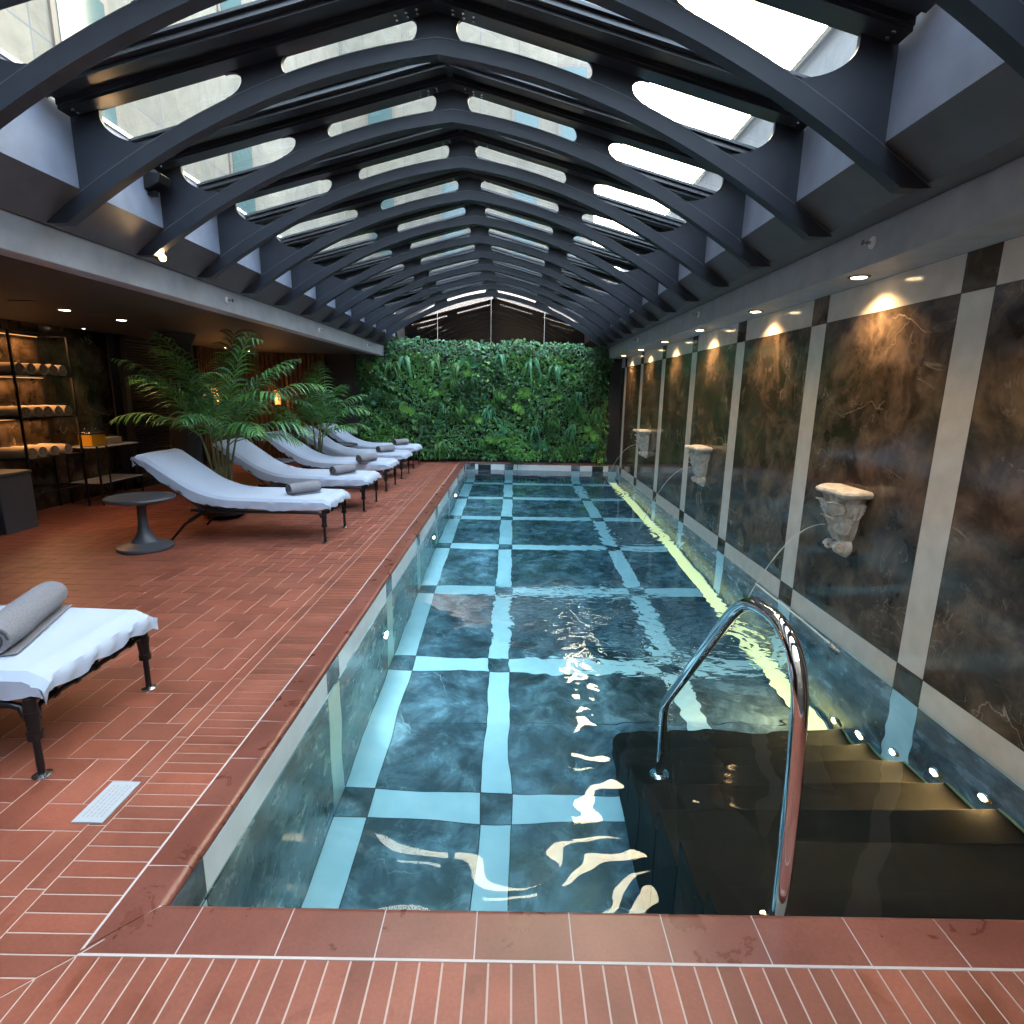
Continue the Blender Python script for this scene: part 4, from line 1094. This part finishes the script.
for nm_, z, ys2 in rows:
    for i, (y, _) in enumerate(ys2):
        lb = f'rolled beige towel on the {nm_} board of the rack, {pn[nm_][i]}'+(' from the left' if pn[nm_][i] not in ('leftmost', 'rightmost') else '')
        if ft is None:
            ft = thing('shelf_towel', (0, 0, 0), lb, 'towel', 'rolled towels on the black rack'); towel_mesh(ft, .070, .36, 'towelb', 'towel_dark', 2.2)
            ft.location = (-5.88, 7.0+y, z+.001); ft.rotation_euler = (0, 0, radians(90))
        else: dup(ft, (-5.88+random.uniform(-.02, .02), 7.0+y, z+.001), lb, radians(90+random.uniform(-2, 2)))
t = thing('laundry_bin', (-5.62, 6.05, 0), 'dark grey box shaped laundry bin before the towel rack', 'bin')
mb = MB(); mb.box((-.20, -.20, 0), (.20, .22, .62)); mb.build('body', 'plastic', t, bevel=.01)
mb = MB(); mb.box((-.21, -.21, .62), (.21, .23, .655)); mb.build('lid', 'plastic', t, bevel=.01)
t = thing('side_cabinet', (-5.66, 5.50, 0), 'low near black cabinet at the left photo edge', 'cabinet')
mb = MB(); mb.box((-.22, -.28, .0), (.22, .30, .64)); mb.build('body', 'blackmatt', t, bevel=.008)
t = thing('console_table', (-5.83, 8.0, 0), 'low black console with two pale shelves right of the towel rack', 'console table')
mb = MB()
for x in (-.2, .22):
    for y in (-.42, .42): mb.box((x-.011, y-.011, 0), (x+.011, y+.011, .76))
mb.box((.21, -.43, .74), (.232, .43, .762)); mb.box((-.21, -.43, .74), (-.19, .43, .762))
mb.box((.21, -.43, .255), (.232, .43, .275)); mb.box((-.21, -.43, .255), (-.19, .43, .275))
mb.build('frame', 'black', t)
for z in (.762, .275):
    mb = MB(); mb.box((-.21, -.43, z), (.232, .43, z+.015)); mb.build('shelf', 'pale', t, bevel=.002)
t = thing('towel_rail', (-5.52, 7.58, 0), 'small black upright rail frame before the console', 'rail')
mb = MB(); mb.tube([(0, -.12, 0.002), (0, -.12, .80), (0, .06, .80), (0, .06, 0.002)], .011, 8); mb.build('frame', 'black', t)
t = thing('drink_dispenser', (-5.80, 7.78, .778), 'amber drink dispenser glowing on the console', 'dispenser')
mb = MB(); mb.box((-.09, -.13, .004), (.09, .13, .155)); mb.build('drink', 'amber', t)
mb = MB(); mb.box((-.10, -.14, 0), (.10, .14, .17)); mb.build('tank', 'clear', t)
mb = MB(); mb.box((-.105, -.145, .17), (.105, .145, .185)); mb.build('lid', 'steel', t, bevel=.003)
t = thing('glass_case', (-5.80, 8.12, .778), 'low clear glass case beside the amber dispenser', 'glass box')
mb = MB(); mb.box((-.10, -.16, 0), (.10, .16, .15)); mb.build('case', 'clear', t)
mb = MB(); mb.box((-.08, -.13, .004), (.08, .13, .09)); mb.build('contents', 'towelb', t)
for (x, y, z, lb) in ((-5.85, 7.72, .964, 'small glass tumbler on the dispenser lid, left one'), (-5.80, 7.86, .964, 'small glass tumbler on the dispenser lid, right one')):
    mb = MB(); mb.lathe([(.024, 0), (.030, .06), (.028, .06), (.022, .004)], (x, y, z), 16); tag(mb.build('tumbler', 'clear', smooth=True), lb, 'glass', 'tumblers on the console')
sc0 = None
for (x, y, z, r_z, lb) in ((-5.93, 11.25, 1.42, 0, 'amber glowing wall lamp on the timber slats behind the tall palm'), (-5.15, 12.60, 1.40, -90, 'amber glowing wall lamp on the far timber slats beside the small palm')):
    if sc0 is None:
        sc0 = thing('wall_lamp', (x, y, z), lb, 'wall lamp', 'amber wall lamps on the timber slats', radians(r_z))
        mb = MB(); mb.box((-.01, -.05, -.10), (.012, .05, .10)); mb.build('backplate', 'black', sc0)
        mb = MB(); mb.lathe([(.055, -.15), (.062, -.15), (.062, .15), (.055, .15)], (.08, 0, 0), 24); mb.build('lamp_shade', 'amberglow', sc0, smooth=True)
        light('POINT', (.17, 0, .0), 6, (1, .45, .14), sc0, shadow_soft_size=.06)
    else: dup(sc0, (x, y, z), lb, radians(r_z))
# louvred door, column, slatted wood wall
t = thing('door_1', (-5.98, 9.75, 0), None, None); t['kind'] = 'structure'
mb = MB(); mb.box((-.05, -.98, 0), (.06, -.88, 2.349)); mb.box((-.05, .88, 0), (.06, .98, 2.349)); mb.box((-.05, -.98, 2.28), (.06, .98, 2.349)); mb.box((-.05, -.98, 0), (.06, .98, .10)); mb.build('door_frame', 'louvre', t, bevel=.004)
mb = MB()
for k in range(50):
    z = .12+k*.0432; mt = Matrix.Translation((0, 0, z)) @ Matrix.Rotation(radians(38), 4, 'Y'); mb.box((-.022, -.88, -.003), (.022, .88, .003), mtx=mt)
mb.build('louvre_panel', 'louvre', t)
mb = MB(); mb.box((-6.02, 8.6, .001), (-5.99, 10.9, 2.350)); struct(mb.build('wall_left_backing', 'blackmatt'))
mb = MB(); mb.lathe([(.20, .001), (.20, 2.20), (.25, 2.30), (.27, 2.349)], (-4.95, 8.55, 0), 28)
struct(mb.build('column', 'blackmatt', smooth=True), 'round black column behind the tall palm')
mb = MB()
for k in range(22): mb.box((-5.98, 10.9+.09*k, .001), (-5.94, 10.9+.09*k+.06, 2.350))
mb.box((-6.06, 10.9, .001), (-5.99, 12.7, 2.350)); struct(mb.build('wall_left_slats', 'wood'), 'dark timber slat wall behind the palms')
mb = MB()
for k in range(18): mb.box((-5.9+.1*k, 12.62, .001), (-5.9+.1*k+.06, 12.66, 2.350))
mb.box((-6.1, 12.67, .001), (-4.2, 12.75, 2.350)); struct(mb.build('wall_far_slats', 'wood'), 'dark timber slats left of the black pier')
# lights over the lounger side
d2 = downlight((-4.626, 6.07, 2.350), 'round lit downlight in the dark ceiling, left of the pair', 'downlights in the dark ceiling', 40, 1.5, .05)
dup(d2, (-4.61, 6.90, 2.350), 'round lit downlight in the dark ceiling, right of the pair')
d3 = downlight((-5.86, 7.98, 2.350), 'tiny added downlight in the dark ceiling to light the console', 'added downlights along the back wall', 26, .9, .018)  # unseen lamps added to brighten the console and the timber slats
dup(d3, (-5.60, 11.3, 2.350), 'tiny added downlight to light the timber slats')
dup(d3, (-5.55, 12.2, 2.350), 'tiny added downlight to light the far corner of the timber slats')
for x, y, lb in ((-4.54, 6.42, 'thin grey slot vent between the two lit downlights'), (-4.57, 5.5, 'dark slot vent in the ceiling at the left photo edge')):
    mb = MB(); mb.box((x-.11, y-.03, 2.344), (x+.11, y+.03, 2.3508)); tag(mb.build('slot_vent', 'soffit', bevel=.003), lb, 'vent', 'slot vents in the dark ceiling')
